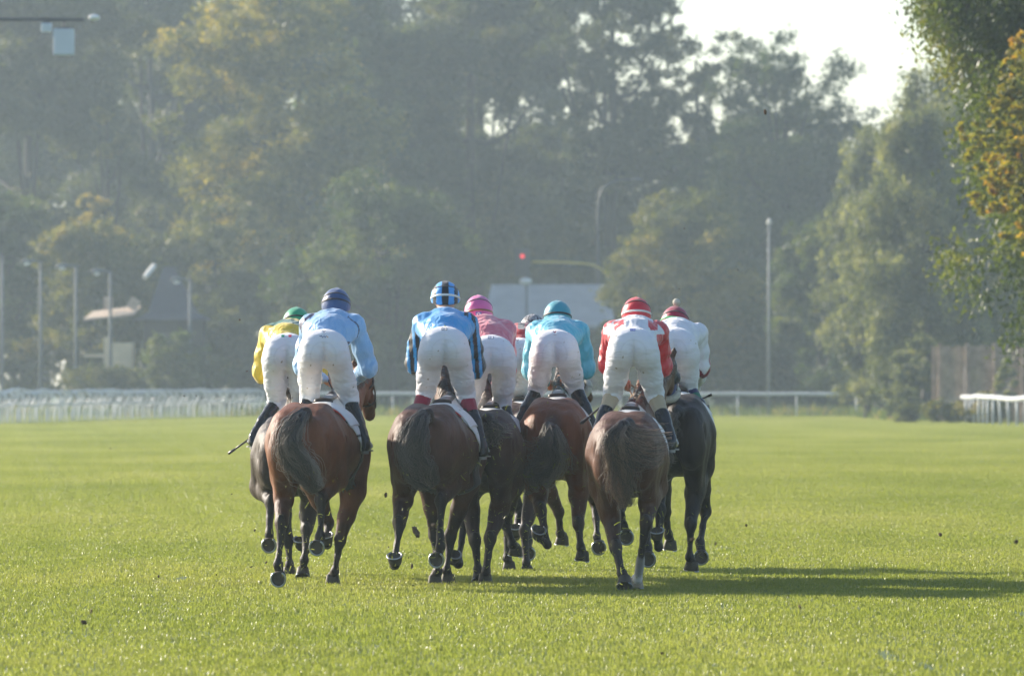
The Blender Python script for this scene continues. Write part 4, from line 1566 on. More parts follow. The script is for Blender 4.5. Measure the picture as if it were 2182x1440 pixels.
def street_lamp(px, top, Y, label, arm=-1.0):
    X = (px - CX) / F_PX * Y
    H = EYE - (top - HY) / F_PX * Y
    root = empty("street_lamp", (X, Y, 0), 0, label=label, cat="street lamp", group="street lamps beyond the left rail")
    mb = MB()
    mb.tube([(0, 0, 0), (0, 0, H * 0.5), (0, 0, H)], [0.11, 0.09, 0.075], 10)
    mb.build("pole", M_GALV, root, smooth=True)
    mb = MB()
    a = arm
    mb.tube([(0, 0, H - 0.02), (a * 0.3, 0, H + 0.02), (a * 0.55, 0, H + 0.04), (a * 0.9, 0, H + 0.02), (a * 1.05, 0, H - 0.04)], [0.07, 0.09, 0.16, 0.17, 0.06], 10, flat=0.7)
    mb.build("lamp_housing", M_GALV, root, smooth=True)
    g = Sdf(0.03)
    g.ell((a * 0.72, 0, H - 0.12), (0.17, 0.14, 0.12), 0.02)
    V, Q, _ = g.mesh()
    mesh_from("lamp_bowl", V, Q, M_GLASSW, root)


for (px, top, Y, lb) in ((5, 542, 381, "grey street lamp cut by the left edge of the picture"), (87, 557, 384, "grey street lamp second from the left edge, lowest bowl clear"),
                         (162, 567, 386, "grey street lamp in the middle of the row of five"), (235, 578, 388, "grey street lamp in front of the cream wall"),
                         (405, 596, 389, "grey street lamp standing apart, in front of the steep dark roof")):
    street_lamp(px, top, Y, lb)


def mast():
    Y = 374
    X = (1639 - CX) / F_PX * Y
    H = EYE - (478 - HY) / F_PX * Y
    root = empty("mast", (X, Y, 0), 0, label="thin white mast standing behind the far rail right of the olive tree", cat="mast")
    mb = MB()
    mb.tube([(0, 0, 0), (0, 0, H * 0.5), (0, 0, H)], [0.10, 0.085, 0.06], 10)
    mb.build("pole", M_MAST, root, smooth=True)
    mb = MB()
    mb.tube([(0, 0, H), (0, 0, H + 0.12), (0, 0, H + 0.3)], [0.12, 0.13, 0.04], 10)
    mb.build("cap", M_PALE, root, smooth=True)
    # tall curved street lamp and the signal on its yellow arm
    Y = 424
    s = Y / F_PX
    X = (1274 - CX) * s
    H = EYE - (405 - HY) * s
    root = empty("street_lamp", (X, Y, 0), 0, label="tall curved street lamp rising left of the round olive tree", cat="street lamp")
    mb = MB()
    mb.tube(curve_pts([(0, 0, 0), (0, 0, H * 0.6), (0.05, 0, H * 0.95), (0.8, 0, H + 0.45), (2.0, 0, H + 0.62)], 14), np.linspace(0.10, 0.05, 14), 8)
    mb.build("pole", M_DARKM, root, smooth=True)
    mb = MB()
    mb.tube([(1.9, 0, H + 0.62), (2.3, 0, H + 0.64), (2.6, 0, H + 0.6)], [0.07, 0.13, 0.05], 8, flat=0.6)
    mb.build("lamp_head", M_GALV, root, smooth=True)
    Y = 420
    s = Y / F_PX
    X = (1300 - CX) * s
    H = EYE - (590 - HY) * s
    root = empty("traffic_light", (X, Y, 0), 0, label="traffic light showing red on the end of a yellow arm above the grey roof", cat="traffic light")
    mb = MB()
    x1 = (1133 - 1300) * s
    z1 = (590 - 558) * s
    mb.tube([(0, 0, 0), (0, 0, H)], 0.13, 8)
    mb.build("pole", M_DARKM, root, smooth=True)
    mb = MB()
    mb.tube(curve_pts([(0, 0, H - 0.1), (-0.8, 0, H + z1 * 0.72), (x1 * 0.5, 0, H + z1 * 0.95), (x1, 0, H + z1)], 12), 0.07, 8)
    mb.build("arm", M_YEL, root, smooth=True)
    hx = (1113 - 1300) * s
    hz = H + (590 - 558) * s
    mb = MB()
    mb.box((hx - 0.45, 0.02, hz - 0.85), (hx + 0.45, 0.06, hz + 0.75))
    mb.build("backboard", M_DARKM, root)
    mb = MB()
    mb.box((hx - 0.17, -0.25, hz - 0.6), (hx + 0.17, 0.02, hz + 0.5))
    for q in range(3):
        zc = hz + 0.32 - 0.36 * q
        mb.tube([(hx, -0.25, zc + 0.13), (hx, -0.5, zc + 0.15)], 0.13, 10, flat=0.2)
    sg = mb.build("signal_housing", M_DARKM, root)
    m, nt, b = mat_new("lit_red_lens")
    b.inputs["Base Color"].default_value = (0.8, 0.02, 0.03, 1)
    b.inputs["Emission Color"].default_value = (1, 0.05, 0.06, 1)
    b.inputs["Emission Strength"].default_value = 0.7
    mb = MB()
    mb.tube([(hx, -0.256, hz + 0.32), (hx, -0.27, hz + 0.32)], [0.12, 0.11], 14)
    mb.build("red_lens", m, sg)
    # white lamp globe in front of the roof ridge
    Y = 395
    s = Y / F_PX
    X = (1122 - CX) * s
    H = EYE - (600 - HY) * s
    root = empty("globe_lamp", (X, Y, 0), 0, label="small white lamp globe showing above the ridge of the grey roof", cat="lamp")
    mb = MB()
    mb.tube([(0, 0, 0), (0, 0, H - 0.1)], 0.06, 8)
    mb.build("pole", M_GALV, root, smooth=True)
    g = Sdf(0.04)
    g.ell((-0.05, 0, H), (0.36, 0.28, 0.20), 0.02)
    V, Q, _ = g.mesh()
    mesh_from("globe", V, Q, M_GLASSW, root)


mast()


def hall():
    Y = 412
    s = Y / F_PX
    x0, x1 = (1030 - CX) * s, (1312 - CX) * s
    ze, zr = EYE - (692 - HY) * s, EYE - (604 - HY) * s
    c = (x0 + x1) / 2
    root = empty("low_building", (c, Y + 4, 0), 0, label="long low building with a pale grey sheet roof behind the jockeys", cat="building")
    w = (x1 - x0) / 2
    mb = MB()
    mb.box((-w + 0.5, -3.2, 0), (w - 0.5, 5, ze - 0.05))
    mb.build("wall", M_WALLD, root)
    mb = MB()
    V = [(-w, -4, ze), (w, -4, ze), (w, 6, ze), (-w, 6, ze), (-w + 0.45, 0.5, zr), (w - 0.45, 0.5, zr), (-w, -4, ze - 0.22), (w, -4, ze - 0.22), (w, 6, ze - 0.22), (-w, 6, ze - 0.22)]
    mb.add(V, [(0, 1, 5, 4), (2, 3, 4, 5), (1, 2, 5), (3, 0, 4), (0, 6, 7, 1), (1, 7, 8, 2), (2, 8, 9, 3), (3, 9, 6, 0), (6, 9, 8, 7)])
    for q in range(26):
        x = -w + 0.5 + q * (2 * w - 1) / 25
        mb.tube([(x, -4.0, ze + 0.02), (x * (1 - 0.45 / w), 0.45, zr + 0.02)], 0.03, 4)
    rf = mb.build("roof", M_ROOFG, root)
    for q in range(5):
        x = -w + 1.1 + q * 1.45
        mb = MB()
        mb.box((x - 0.5, -3.26, 1.0), (x + 0.5, -3.19, 2.4))
        f = mb.build("window", M_PALE, root)
        mb = MB()
        mb.box((x - 0.43, -3.28, 1.07), (x + 0.43, -3.262, 2.33))
        mb.build("pane", M_WIN, f)
    # steep roofed house
    Y = 393
    s = Y / F_PX
    X = (372 - CX) * s
    Zp = lambda py: EYE - (py - HY) * s
    root = empty("house", (X, Y, 0), 0, label="small dark house with a steep slate roof and a pale gable board", cat="house")
    mb = MB()
    mb.box((-1.6, -1.5, 0), (1.6, 2.5, Zp(682)))
    mb.build("wall", M_WALLD, root)
    mb = MB()
    za, zb, zc = Zp(682), Zp(665), Zp(568)
    V = [(-2.1, -2.2, za), (1.95, -2.2, za), (1.95, 3, za), (-2.1, 3, za), (-1.35, -1.5, zb), (1.2, -1.5, zb), (1.2, 2, zb), (-1.35, 2, zb), (-0.65, 0.3, zc), (-0.05, 0.3, zc)]
    mb.add(V, [(0, 1, 5, 4), (1, 2, 6, 5), (2, 3, 7, 6), (3, 0, 4, 7), (4, 5, 9, 8), (5, 6, 9), (6, 7, 8, 9), (7, 4, 8), (0, 3, 2, 1)])
    rf = mb.build("roof", M_ROOFD, root)
    mb = MB()
    mb.tube([(-1.55, -1.2, Zp(592)), (-1.05, -0.6, Zp(566))], [0.14, 0.15], 6)
    mb.build("gable_board", M_PALE, rf)
    mb = MB()
    mb.box((-0.5, -1.56, 0), (0.4, -1.49, 2.1))
    mb.build("door", M_DARKM, root)
    # lit cream outbuilding under a brown tiled roof
    Y = 390
    s = Y / F_PX
    X = (240 - CX) * s
    root = empty("outbuilding", (X, Y, 0), 0, label="sunlit cream outbuilding with a ragged brown tiled roof behind the lamps", cat="building")
    mb = MB()
    mb.box((-0.45, -0.6, 0), (-0.15, 2.2, Zp(718)))
    mb.box((-0.15, -0.5, 0.9), (1.05, 2.2, Zp(730)))
    mb.box((-1.5, -0.65, Zp(761)), (-0.45, -0.2, Zp(754)))
    mb.build("wall", M_WALLC, root)
    mb = MB()
    V = [(-1.5, -1, Zp(680)), (1.2, -1, Zp(668)), (1.4, 2.5, Zp(650)), (-1.2, 2.5, Zp(662)), (-1.5, -1, Zp(684)), (1.2, -1, Zp(672)), (1.4, 2.5, Zp(654)), (-1.2, 2.5, Zp(666))]
    mb.add(V, [(0, 1, 2, 3), (7, 6, 5, 4), (0, 4, 5, 1), (1, 5, 6, 2), (2, 6, 7, 3), (3, 7, 4, 0)])
    mb.box((0.8, 0.5, Zp(660)), (1.35, 1.0, Zp(635)), rot=Matrix.Rotation(0.5, 3, 'Y'))
    mb.build("roof", M_ROOFB, root)
    mb = MB()
    mb.box((-0.5, 0.3, Zp(660)), (-0.05, 0.8, Zp(632)))
    mb.build("chimney", M_ROOFB, root)


hall()


def gantry():
    Y = 205
    s = Y / F_PX
    X = (-170 - CX) * s
    Zp = lambda py: EYE - (py - HY) * s
    root = empty("pole_arm", (X, Y, 0), 0, label="dark horizontal arm reaching in at the top left corner", cat="lighting pole")
    za = Zp(41)
    mb = MB()
    mb.tube([(0, 0, 0), (0, 0, za + 0.4)], [0.16, 0.12], 10)
    mb.build("pole", M_DARKM, root, smooth=True)
    mb = MB()
    xe = (178 + 170) * s
    mb.tube([(0, 0, za), (xe, 0, za - 0.02)], [0.055, 0.045], 8)
    mb.build("arm", M_DARKM, root, smooth=True)
    g = Sdf(0.02)
    g.ell((xe + 0.30, 0, za + 0.04), (0.17, 0.12, 0.09), 0.02)
    V, Q, _ = g.mesh()
    mesh_from("lamp_bulb", V, Q, M_GLASSW, root)
    for nm, a, b_, c, d, lb in (("loudspeaker", 114, 62, 158, 118, "pale blue grey box hanging under the arm at the top left"),
                                ("junction_box", 88, 50, 110, 69, "small pale box beside the larger box under the top left arm")):
        w, h = (b_ - a) * s, 0
        x0, x1, z1, z0 = (a + 170) * s, (c + 170) * s, Zp(b_), Zp(d)
        o = empty(nm, (X + (x0 + x1) / 2, Y, z0), 0, label=lb, cat=nm.replace("_", " "), group="boxes hanging from the pole arm")
        mb = MB()
        hw = (x1 - x0) / 2
        mb.box((-hw, -0.16, 0), (hw, 0.16, z1 - z0))
        q = mb.build("case", M_SPK, o)
        bv_ = q.modifiers.new("b", 'BEVEL')
        bv_.width = 0.02
        mb = MB()
        mb.box((-hw * 0.7, -0.03, z1 - z0 + 0.001), (hw * 0.7, 0.03, z1 - z0 + 0.05))
        mb.tube([(0, 0, z1 - z0 + 0.04), (0, 0, za - z0)], 0.02, 6)
        mb.build("bracket", M_DARKM, o)


gantry()


def board_fence():
    Y = 319
    s = Y / F_PX
    root = empty("wooden_fence", ((2090 - CX) * s, Y, 0), 0, label="tall weathered wooden board fence behind the right hand rail", cat="fence")
    x0, x1 = (1985 - 2090) * s, (2260 - 2090) * s
    r = np.random.default_rng(4)
    H = EYE - (737 - HY) * s
    mb = MB()
    x = x0
    while x < x1:
        w = r.uniform(0.13, 0.17)
        hh = H + r.normal(0, 0.03)
        t = (x - x0) / (x1 - x0)
        mb.box((x, -6 * t + r.uniform(-.01, .01), 0), (x + w - 0.015, -6 * t + 0.03, hh))
        x += w
    mb.build("boards", M_WOOD, root)
    for q in range(5):
        t = (q + 0.3) / 5
        xx = x0 + t * (x1 - x0)
        mb = MB()
        mb.box((xx - 0.08, -6 * t - 0.17, 0), (xx + 0.08, -6 * t - 0.02, H + 0.12))
        mb.build("post", M_WOOD, root)
    Y = 322
    s = Y / F_PX
    root = empty("marker_post", ((2054 - CX) * s, Y, 0), 0, label="pale upright marker post at the end of the short right hand rail", cat="post")
    mb = MB()
    H = EYE - (782 - HY) * s
    mb.tube([(0, 0, 0), (0, 0, H * 0.9), (0, 0, H)], [0.11, 0.10, 0.05], 8)
    mb.build("shaft", M_PALE, root, smooth=True)


board_fence()

# ------------------------------------------------------------------ the eight horses
COATS = {
    'A': coat("coat_dark_brown", (0.032, 0.019, 0.014), (0.018, 0.014, 0.013)),
    'B': coat("coat_bay", (0.150, 0.044, 0.013), (0.018, 0.011, 0.008)),
    'C': coat("coat_dark_bay", (0.075, 0.025, 0.010), (0.012, 0.008, 0.007)),
    'D': coat("coat_brown", (0.052, 0.019, 0.009), (0.018, 0.012, 0.011)),
    'F': coat("coat_red_bay", (0.165, 0.042, 0.009), (0.022, 0.014, 0.011)),
    'G': coat("coat_liver_bay", (0.086, 0.029, 0.012), (0.018, 0.013, 0.013)),
    'H': coat("coat_black", (0.017, 0.010, 0.008), (0.012, 0.010, 0.010)),
}
BLK, CWH = (0.02, 0.02, 0.025), (0.72, 0.72, 0.72)


def seg_d(u, y, a, b):
    a, b, p = np.array(a), np.array(b), np.array((u, y))
    t = np.clip(((p - a) @ (b - a)) / ((b - a) @ (b - a)), 0, 1)
    return np.linalg.norm(p - a - t * (b - a))


def cloth_B(u, y):
    if abs(u) < 0.27 and y < 0.62:
        return (0.62, 0.04, 0.025)
    if abs(u) < 0.30 and y < 0.74:
        return BLK if math.sin(u * 70) * math.sin(y * 60) > 0.1 else CWH
    if abs(abs(u) - 0.44) < 0.008 + 0.02 * (y > 0.62) * (y < 0.9) and y < 0.92:
        return BLK
    return CWH


def cloth_C(u, y):
    if abs(u) < 0.22 and y < 0.60:
        return (0.62, 0.04, 0.03)
    if abs(u) < 0.26:
        return BLK if math.sin(u * 60 + y * 20) > -0.1 else CWH
    q = abs(u)
    if min(seg_d(q, y, (0.30, 0.60), (0.33, 0.74)), seg_d(q, y, (0.33, 0.74), (0.50, 0.62))) < 0.020:
        return BLK
    return CWH


cloth_W = lambda u, y: CWH
cloth_G = lambda u, y: (0.03, 0.08, 0.45) if y < 0.58 and abs(u) < 0.14 else (0.62, 0.57, 0.57)
cloth_A = lambda u, y: (0.70, 0.66, 0.58)

HS = []
HS.append(dict(k='B', px=656, Y=59.6, yaw=9, dz=0.01, coat=COATS['B'], clothf=cloth_B, hair='black',
    label="bright bay racehorse with red and white saddle cloth, ridden by the pale blue jockey",
    legs=dict(LH=((600, 1112, -.32), (593, 1203, -.40), (593, 1232, -.46), 'S'), RH=((684, 1064, -.30), (683, 1142, -.40), (675, 1165, -.46), 'S'),
              LF=((700, 1112, 1.35), (696, 1160, 1.15), (694, 1140, 1.02), 'U'), RF=((724, 1150, 1.05), (714, 1216, 1.10), (709, 1243, 1.15), 'G')),
    poll=(772, 800, 2.0), muzzle=(788, 884, 2.35), elbow=dict(RF=(752, 1050, 1.05)),
    tail=[(652, 872, -.50), (636, 893, -.62), (618, 935, -.66), (628, 975, -.62), (655, 1010, -.58), (676, 1045, -.55)], tailw=0.125,
    feet={-1: (620, 950, .80), 1: (781, 952, .80)}, hands=[(700, 808, 1.68), (742, 815, 1.70)], nhair=680))
HS.append(dict(k='A', px=619, Y=62.6, yaw=2, dz=-0.10, coat=COATS['A'], clothf=cloth_A,
    label="dark brown racehorse mostly hidden behind the bright bay, ridden by the jockey in yellow",
    legs=dict(LH=((577, 1068, -.30), (573, 1137, -.38), (573, 1160, -.44), 'S'), RH=((653, 1128, -.10), (649, 1192, -.18), (645, 1227, -.15), 'T'),
              LF=((614, 1150, 1.1), (617, 1202, 1.1), (617, 1226, 1.15), 'G'), RF=((648, 1095, 1.35), (650, 1172, 1.2), (640, 1149, 1.05), 'U')),
    stifle=dict(LH=(561, 1035, .1)),
    poll=(612, 796, 2.0), muzzle=(604, 862, 2.4),
    tail=[(608, 880, -.48), (606, 910, -.55), (604, 960, -.56), (606, 1010, -.5)], feet={-1: (540, 938, .8), 1: (688, 938, .8)}, hands=[(600, 822, 1.68), (622, 822, 1.68)], nhair=300))
HS.append(dict(k='C', px=915, Y=59.8, yaw=8, dz=0.0, coat=COATS['C'], clothf=cloth_C,
    label="dark bay racehorse with black figures on its saddle cloth, under the blue striped jockey",
    legs=dict(LH=((851, 1114, -.32), (841, 1203, -.48), (841, 1184, -.62), 'U'), RH=((940, 1066, -.30), (938, 1165, -.45), (930, 1191, -.50), 'S'),
              LF=((926, 1138, 1.1), (934, 1215, 1.02), (927, 1245, 1.05), 'G'), RF=((960, 1141, 1.2), (952, 1214, 1.15), (955, 1242, 1.2), 'G')),
    poll=(944, 784, 2.0), muzzle=(946, 850, 2.45),
    tail=[(912, 875, -.50), (896, 893, -.62), (880, 930, -.68), (878, 975, -.66), (894, 1012, -.62), (915, 1040, -.58)], tailw=0.15,
    feet={-1: (858, 950, .8), 1: (1030, 962, .8)}, hands=[(934, 808, 1.68), (962, 808, 1.68)], nhair=820))
HS.append(dict(k='D', px=1036, Y=61.5, yaw=3, dz=-0.05, coat=COATS['D'], clothf=cloth_W,
    label="brown racehorse close beside the dark bay's right flank, ridden by the jockey in pink",
    legs=dict(LH=((1012, 1150, -.2), (1018, 1212, -.15), (1021, 1236, -.15), 'T'), RH=((1044, 1148, -.30), (1036, 1217, -.28), (1034, 1241, -.25), 'G'),
              LF=((990, 1110, 1.3), (976, 1200, 1.1), (968, 1180, .95), 'R'), RF=((1078, 1115, 1.3), (1092, 1160, 1.2), (1098, 1182, 1.3), 'A')),
    poll=(1028, 800, 2.0), muzzle=(1022, 862, 2.4),
    tail=[(1038, 885, -.50), (1044, 905, -.6), (1052, 925, -.62), (1048, 950, -.6)], tailw=0.07, hair='grey',
    sweep=[(0.35, 0.5, 0.14, 0, -0.02)], feet={-1: (972, 955, .8), 1: (1102, 960, .8)}, hands=[(1030, 822, 1.68), (1052, 822, 1.68)], nhair=260, tanbridle=True))
HS.append(dict(k='E', px=1110, Y=65.6, yaw=0, dz=0.0, coat=COATS['D'], clothf=cloth_W,
    label="brown racehorse almost hidden ahead of the others, under the jockey with patterned helmet",
    legs=dict(LH=((1080, 1110, -.2), (1081, 1188, -.2), (1085, 1214, -.15), 'G'), RH=((1118, 1130, -.2), (1121, 1198, -.2), (1123, 1223, -.2), 'T'),
              LF=((1106, 1086, 1.3), (1100, 1142, 1.1), (1098, 1122, .98), 'U'), RF=((1124, 1100, 1.3), (1126, 1152, 1.1), (1126, 1178, 1.0), 'S')),
    poll=(1110, 805, 2.0), muzzle=(1106, 862, 2.4),
    tail=[(1110, 885, -.48), (1112, 910, -.55), (1114, 960, -.56)], feet={-1: (1055, 942, .8), 1: (1160, 942, .8)}, hands=[(1100, 822, 1.68), (1120, 822, 1.68)], nhair=200))
HS.append(dict(k='F', px=1183, Y=62.3, yaw=2, dz=0.045, coat=COATS['F'], clothf=cloth_W, hair='grey',
    label="red bay racehorse with bushy brown tail curling left, ridden by the turquoise jockey",
    legs=dict(LH=((1152, 1085, -.30), (1166, 1160, -.42), (1148, 1128, -.58), 'R'), RH=((1232, 1115, -.30), (1238, 1166, -.36), (1240, 1192, -.30), 'A'),
              LF=((1191, 1090, 1.3), (1194, 1136, 1.4), (1197, 1158, 1.5), 'A'), RF=((1268, 1068, 1.35), (1272, 1141, 1.2), (1276, 1165, 1.1), 'S')),
    stifle=dict(LH=(1142, 1020, .1)), poll=(1204, 790, 2.05), muzzle=(1252, 846, 2.4), fleece=True, tanrein=True, tanbridle=True,
    tail=[(1177, 898, -.48), (1174, 912, -.60), (1176, 945, -.66), (1174, 980, -.64), (1152, 1005, -.62), (1136, 1022, -.58), (1142, 1046, -.55)], tailw=0.125,
    sweep=[(0.10, 0.10, 0.20, 0, -0.22), (0.06, 0.35, -0.18, 0, -0.02)],
    feet={-1: (1098, 925, .8), 1: (1268, 925, .8)}, hands=[(1176, 815, 1.68), (1204, 818, 1.68)], nhair=820))
HS.append(dict(k='G', px=1336, Y=59.0, yaw=3, dz=-0.055, coat=COATS['G'], clothf=cloth_G, hair='brown', skew=0.10,
    label="liver bay racehorse with one white hind sock and blinker hood, under the red capped jockey",
    legs=dict(LH=((1312, 1165, -.2), (1325, 1222, -.3), (1331, 1247, -.35), 'T'), RH=((1377, 1112, -.25), (1358, 1234, -.02), (1355, 1251, .04), 'G'),
              LF=((1322, 1080, 1.4), (1328, 1118, 1.2), (1334, 1143, 1.1), 'S'), RF=((1378, 1120, 1.3), (1380, 1165, 1.2), (1381, 1190, 1.1), 'S')),
    socks=dict(RH=2.0), poll=(1420, 778, 2.0), muzzle=(1424, 858, 2.3), tanrein=True, blinkers=True, fleece=True,
    tail=[(1338, 896, -.48), (1328, 908, -.62), (1312, 938, -.68), (1314, 985, -.66), (1320, 1030, -.62), (1336, 1078, -.56)], tailw=0.125,
    sweep=[(0.26, 0.36, 0.34, 0.0, 0.02), (0.18, 0.55, 0.15, 0, -0.03)],
    feet={-1: (1266, 930, .8), 1: (1434, 945, .8)}, hands=[(1334, 815, 1.68), (1364, 812, 1.68)], nhair=900))
HS.append(dict(k='H', px=1442, Y=61.5, yaw=3, dz=0.085, coat=COATS['H'], clothf=cloth_W,
    label="black racehorse with plain white saddle cloth, ridden by the maroon capped jockey",
    legs=dict(LH=((1406, 1085, -.30), (1403, 1165, -.36), (1399, 1130, -.50), 'U'), RH=((1471, 1116, -.25), (1470, 1186, -.20), (1473, 1213, -.15), 'A'),
              LF=((1418, 1090, 1.3), (1424, 1140, 1.4), (1427, 1169, 1.5), 'A'), RF=((1503, 1088, 1.3), (1492, 1155, 1.1), (1494, 1186, 1.0), 'S')),
    poll=(1448, 790, 2.0), muzzle=(1444, 850, 2.4),
    tail=[(1440, 868, -.48), (1434, 892, -.6), (1424, 935, -.62), (1426, 985, -.58)], tailw=0.06, feet={-1: (1376, 918, .8), 1: (1509, 895, .8)},
    hands=[(1432, 815, 1.68), (1470, 815, 1.68)], nhair=300))
for S in HS:
    make_horse(S)

# ------------------------------------------------------------------ the eight jockeys


def solid(c):
    return lambda *a: c


def frame_label(dark, inner=(0.8, 0.8, 0.82)):
    def f(u, v):
        if u < 0.12 or u > 0.88 or v < 0.2 or v > 0.8:
            return dark
        return dark if abs(v - 0.5) < 0.12 and 0.3 < u < 0.7 else inner
    return f


def emblem(c):
    def f(u, v):
        d = min(abs((u - 0.5) - 0.6 * (v - 0.6)), abs((u - 0.5) + 0.8 * (v - 0.6)))
        if v > 0.45 and d < 0.13 and abs(u - 0.5) < 0.32:
            return c
        if v < 0.22 and 0.2 < u < 0.8 and int(u * 16) % 2:
            return c
        return (0.8, 0.8, 0.82)
    return f


def cursive(u, v):
    y = 0.42 + 0.2 * math.sin(u * 26) + (0.25 if u < 0.22 else 0)
    if abs(v - y) < 0.15 and 0.08 < u < 0.95:
        return (0.08, 0.08, 0.2) if u < 0.75 else (0.6, 0.3, 0.1)
    return (0.8, 0.8, 0.82)


YEL, GRN = (0.80, 0.58, 0.035), (0.015, 0.17, 0.11)
LB, NAVY = (0.27, 0.50, 0.80), (0.02, 0.035, 0.12)
BLU = (0.05, 0.36, 0.76)
RED = (0.66, 0.018, 0.03)
SW = (0.80, 0.80, 0.84)


def silk_A(v, a, sh):
    if a > 0.6:
        return YEL
    y = v[1] - sh[1]
    w = y + 0.55 * v[0]
    if -0.16 < w < -0.02 or 0.06 < w < 0.14:
        return GRN
    return YEL


def silk_B(v, a, sh):
    if 0.22 < a < 0.42 and abs(v[0]) > 0.13:
        return NAVY
    if a <= 0.22 and v[1] < 0.24 and v[0] > 0.09 and v[2] < 0.10 + 0.0 * v[0] and v[2] > 0.078:
        return NAVY
    return LB


def silk_C(v, a, sh):
    if a > 0.5:
        return (0.012, 0.012, 0.015) if math.sin(v[0] * 105 + v[2] * 8) > -0.25 else BLU
    return BLU


def silk_G(v, a, sh):
    y = v[1] - sh[1]
    if a > 0.35:
        return RED
    if 0.10 < abs(v[0]) < 0.18 and -0.26 < y < -0.06 and v[2] > sh[2] - 0.02:
        return RED
    if abs(v[0]) > 0.17 and v[2] < sh[2] - 0.05:
        return RED
    return SW


def silk_H(v, a, sh):
    if a > 0.55 and abs(v[1] - (sh[1] + 0.03) - 0.4 * (v[0] - 0.17)) < 0.035:
        return (0.22, 0.01, 0.03)
    return SW


def silk_E(v, a, sh):
    if abs(v[0] + 0.005) < 0.03 and v[2] > sh[2] + 0.05 and v[1] < sh[1]:
        return (0.02, 0.02, 0.025)
    return (0.62, 0.02, 0.025)


def cap_C(az_, po):
    x = abs(math.sin(az_) * math.sin(po))
    return (0.012, 0.012, 0.015) if x < 0.235 or 0.62 < x < 0.86 else (0.06, 0.34, 0.78)


def cap_E(az_, po):
    n_ = math.sin(az_ * 9 + 3 * math.sin(po * 7)) * math.sin(po * 15 + 2 * math.sin(az_ * 6))
    return (0.35, 0.35, 0.37) if n_ > 0.15 and 0.35 < po < 1.5 else (0.03, 0.035, 0.045)


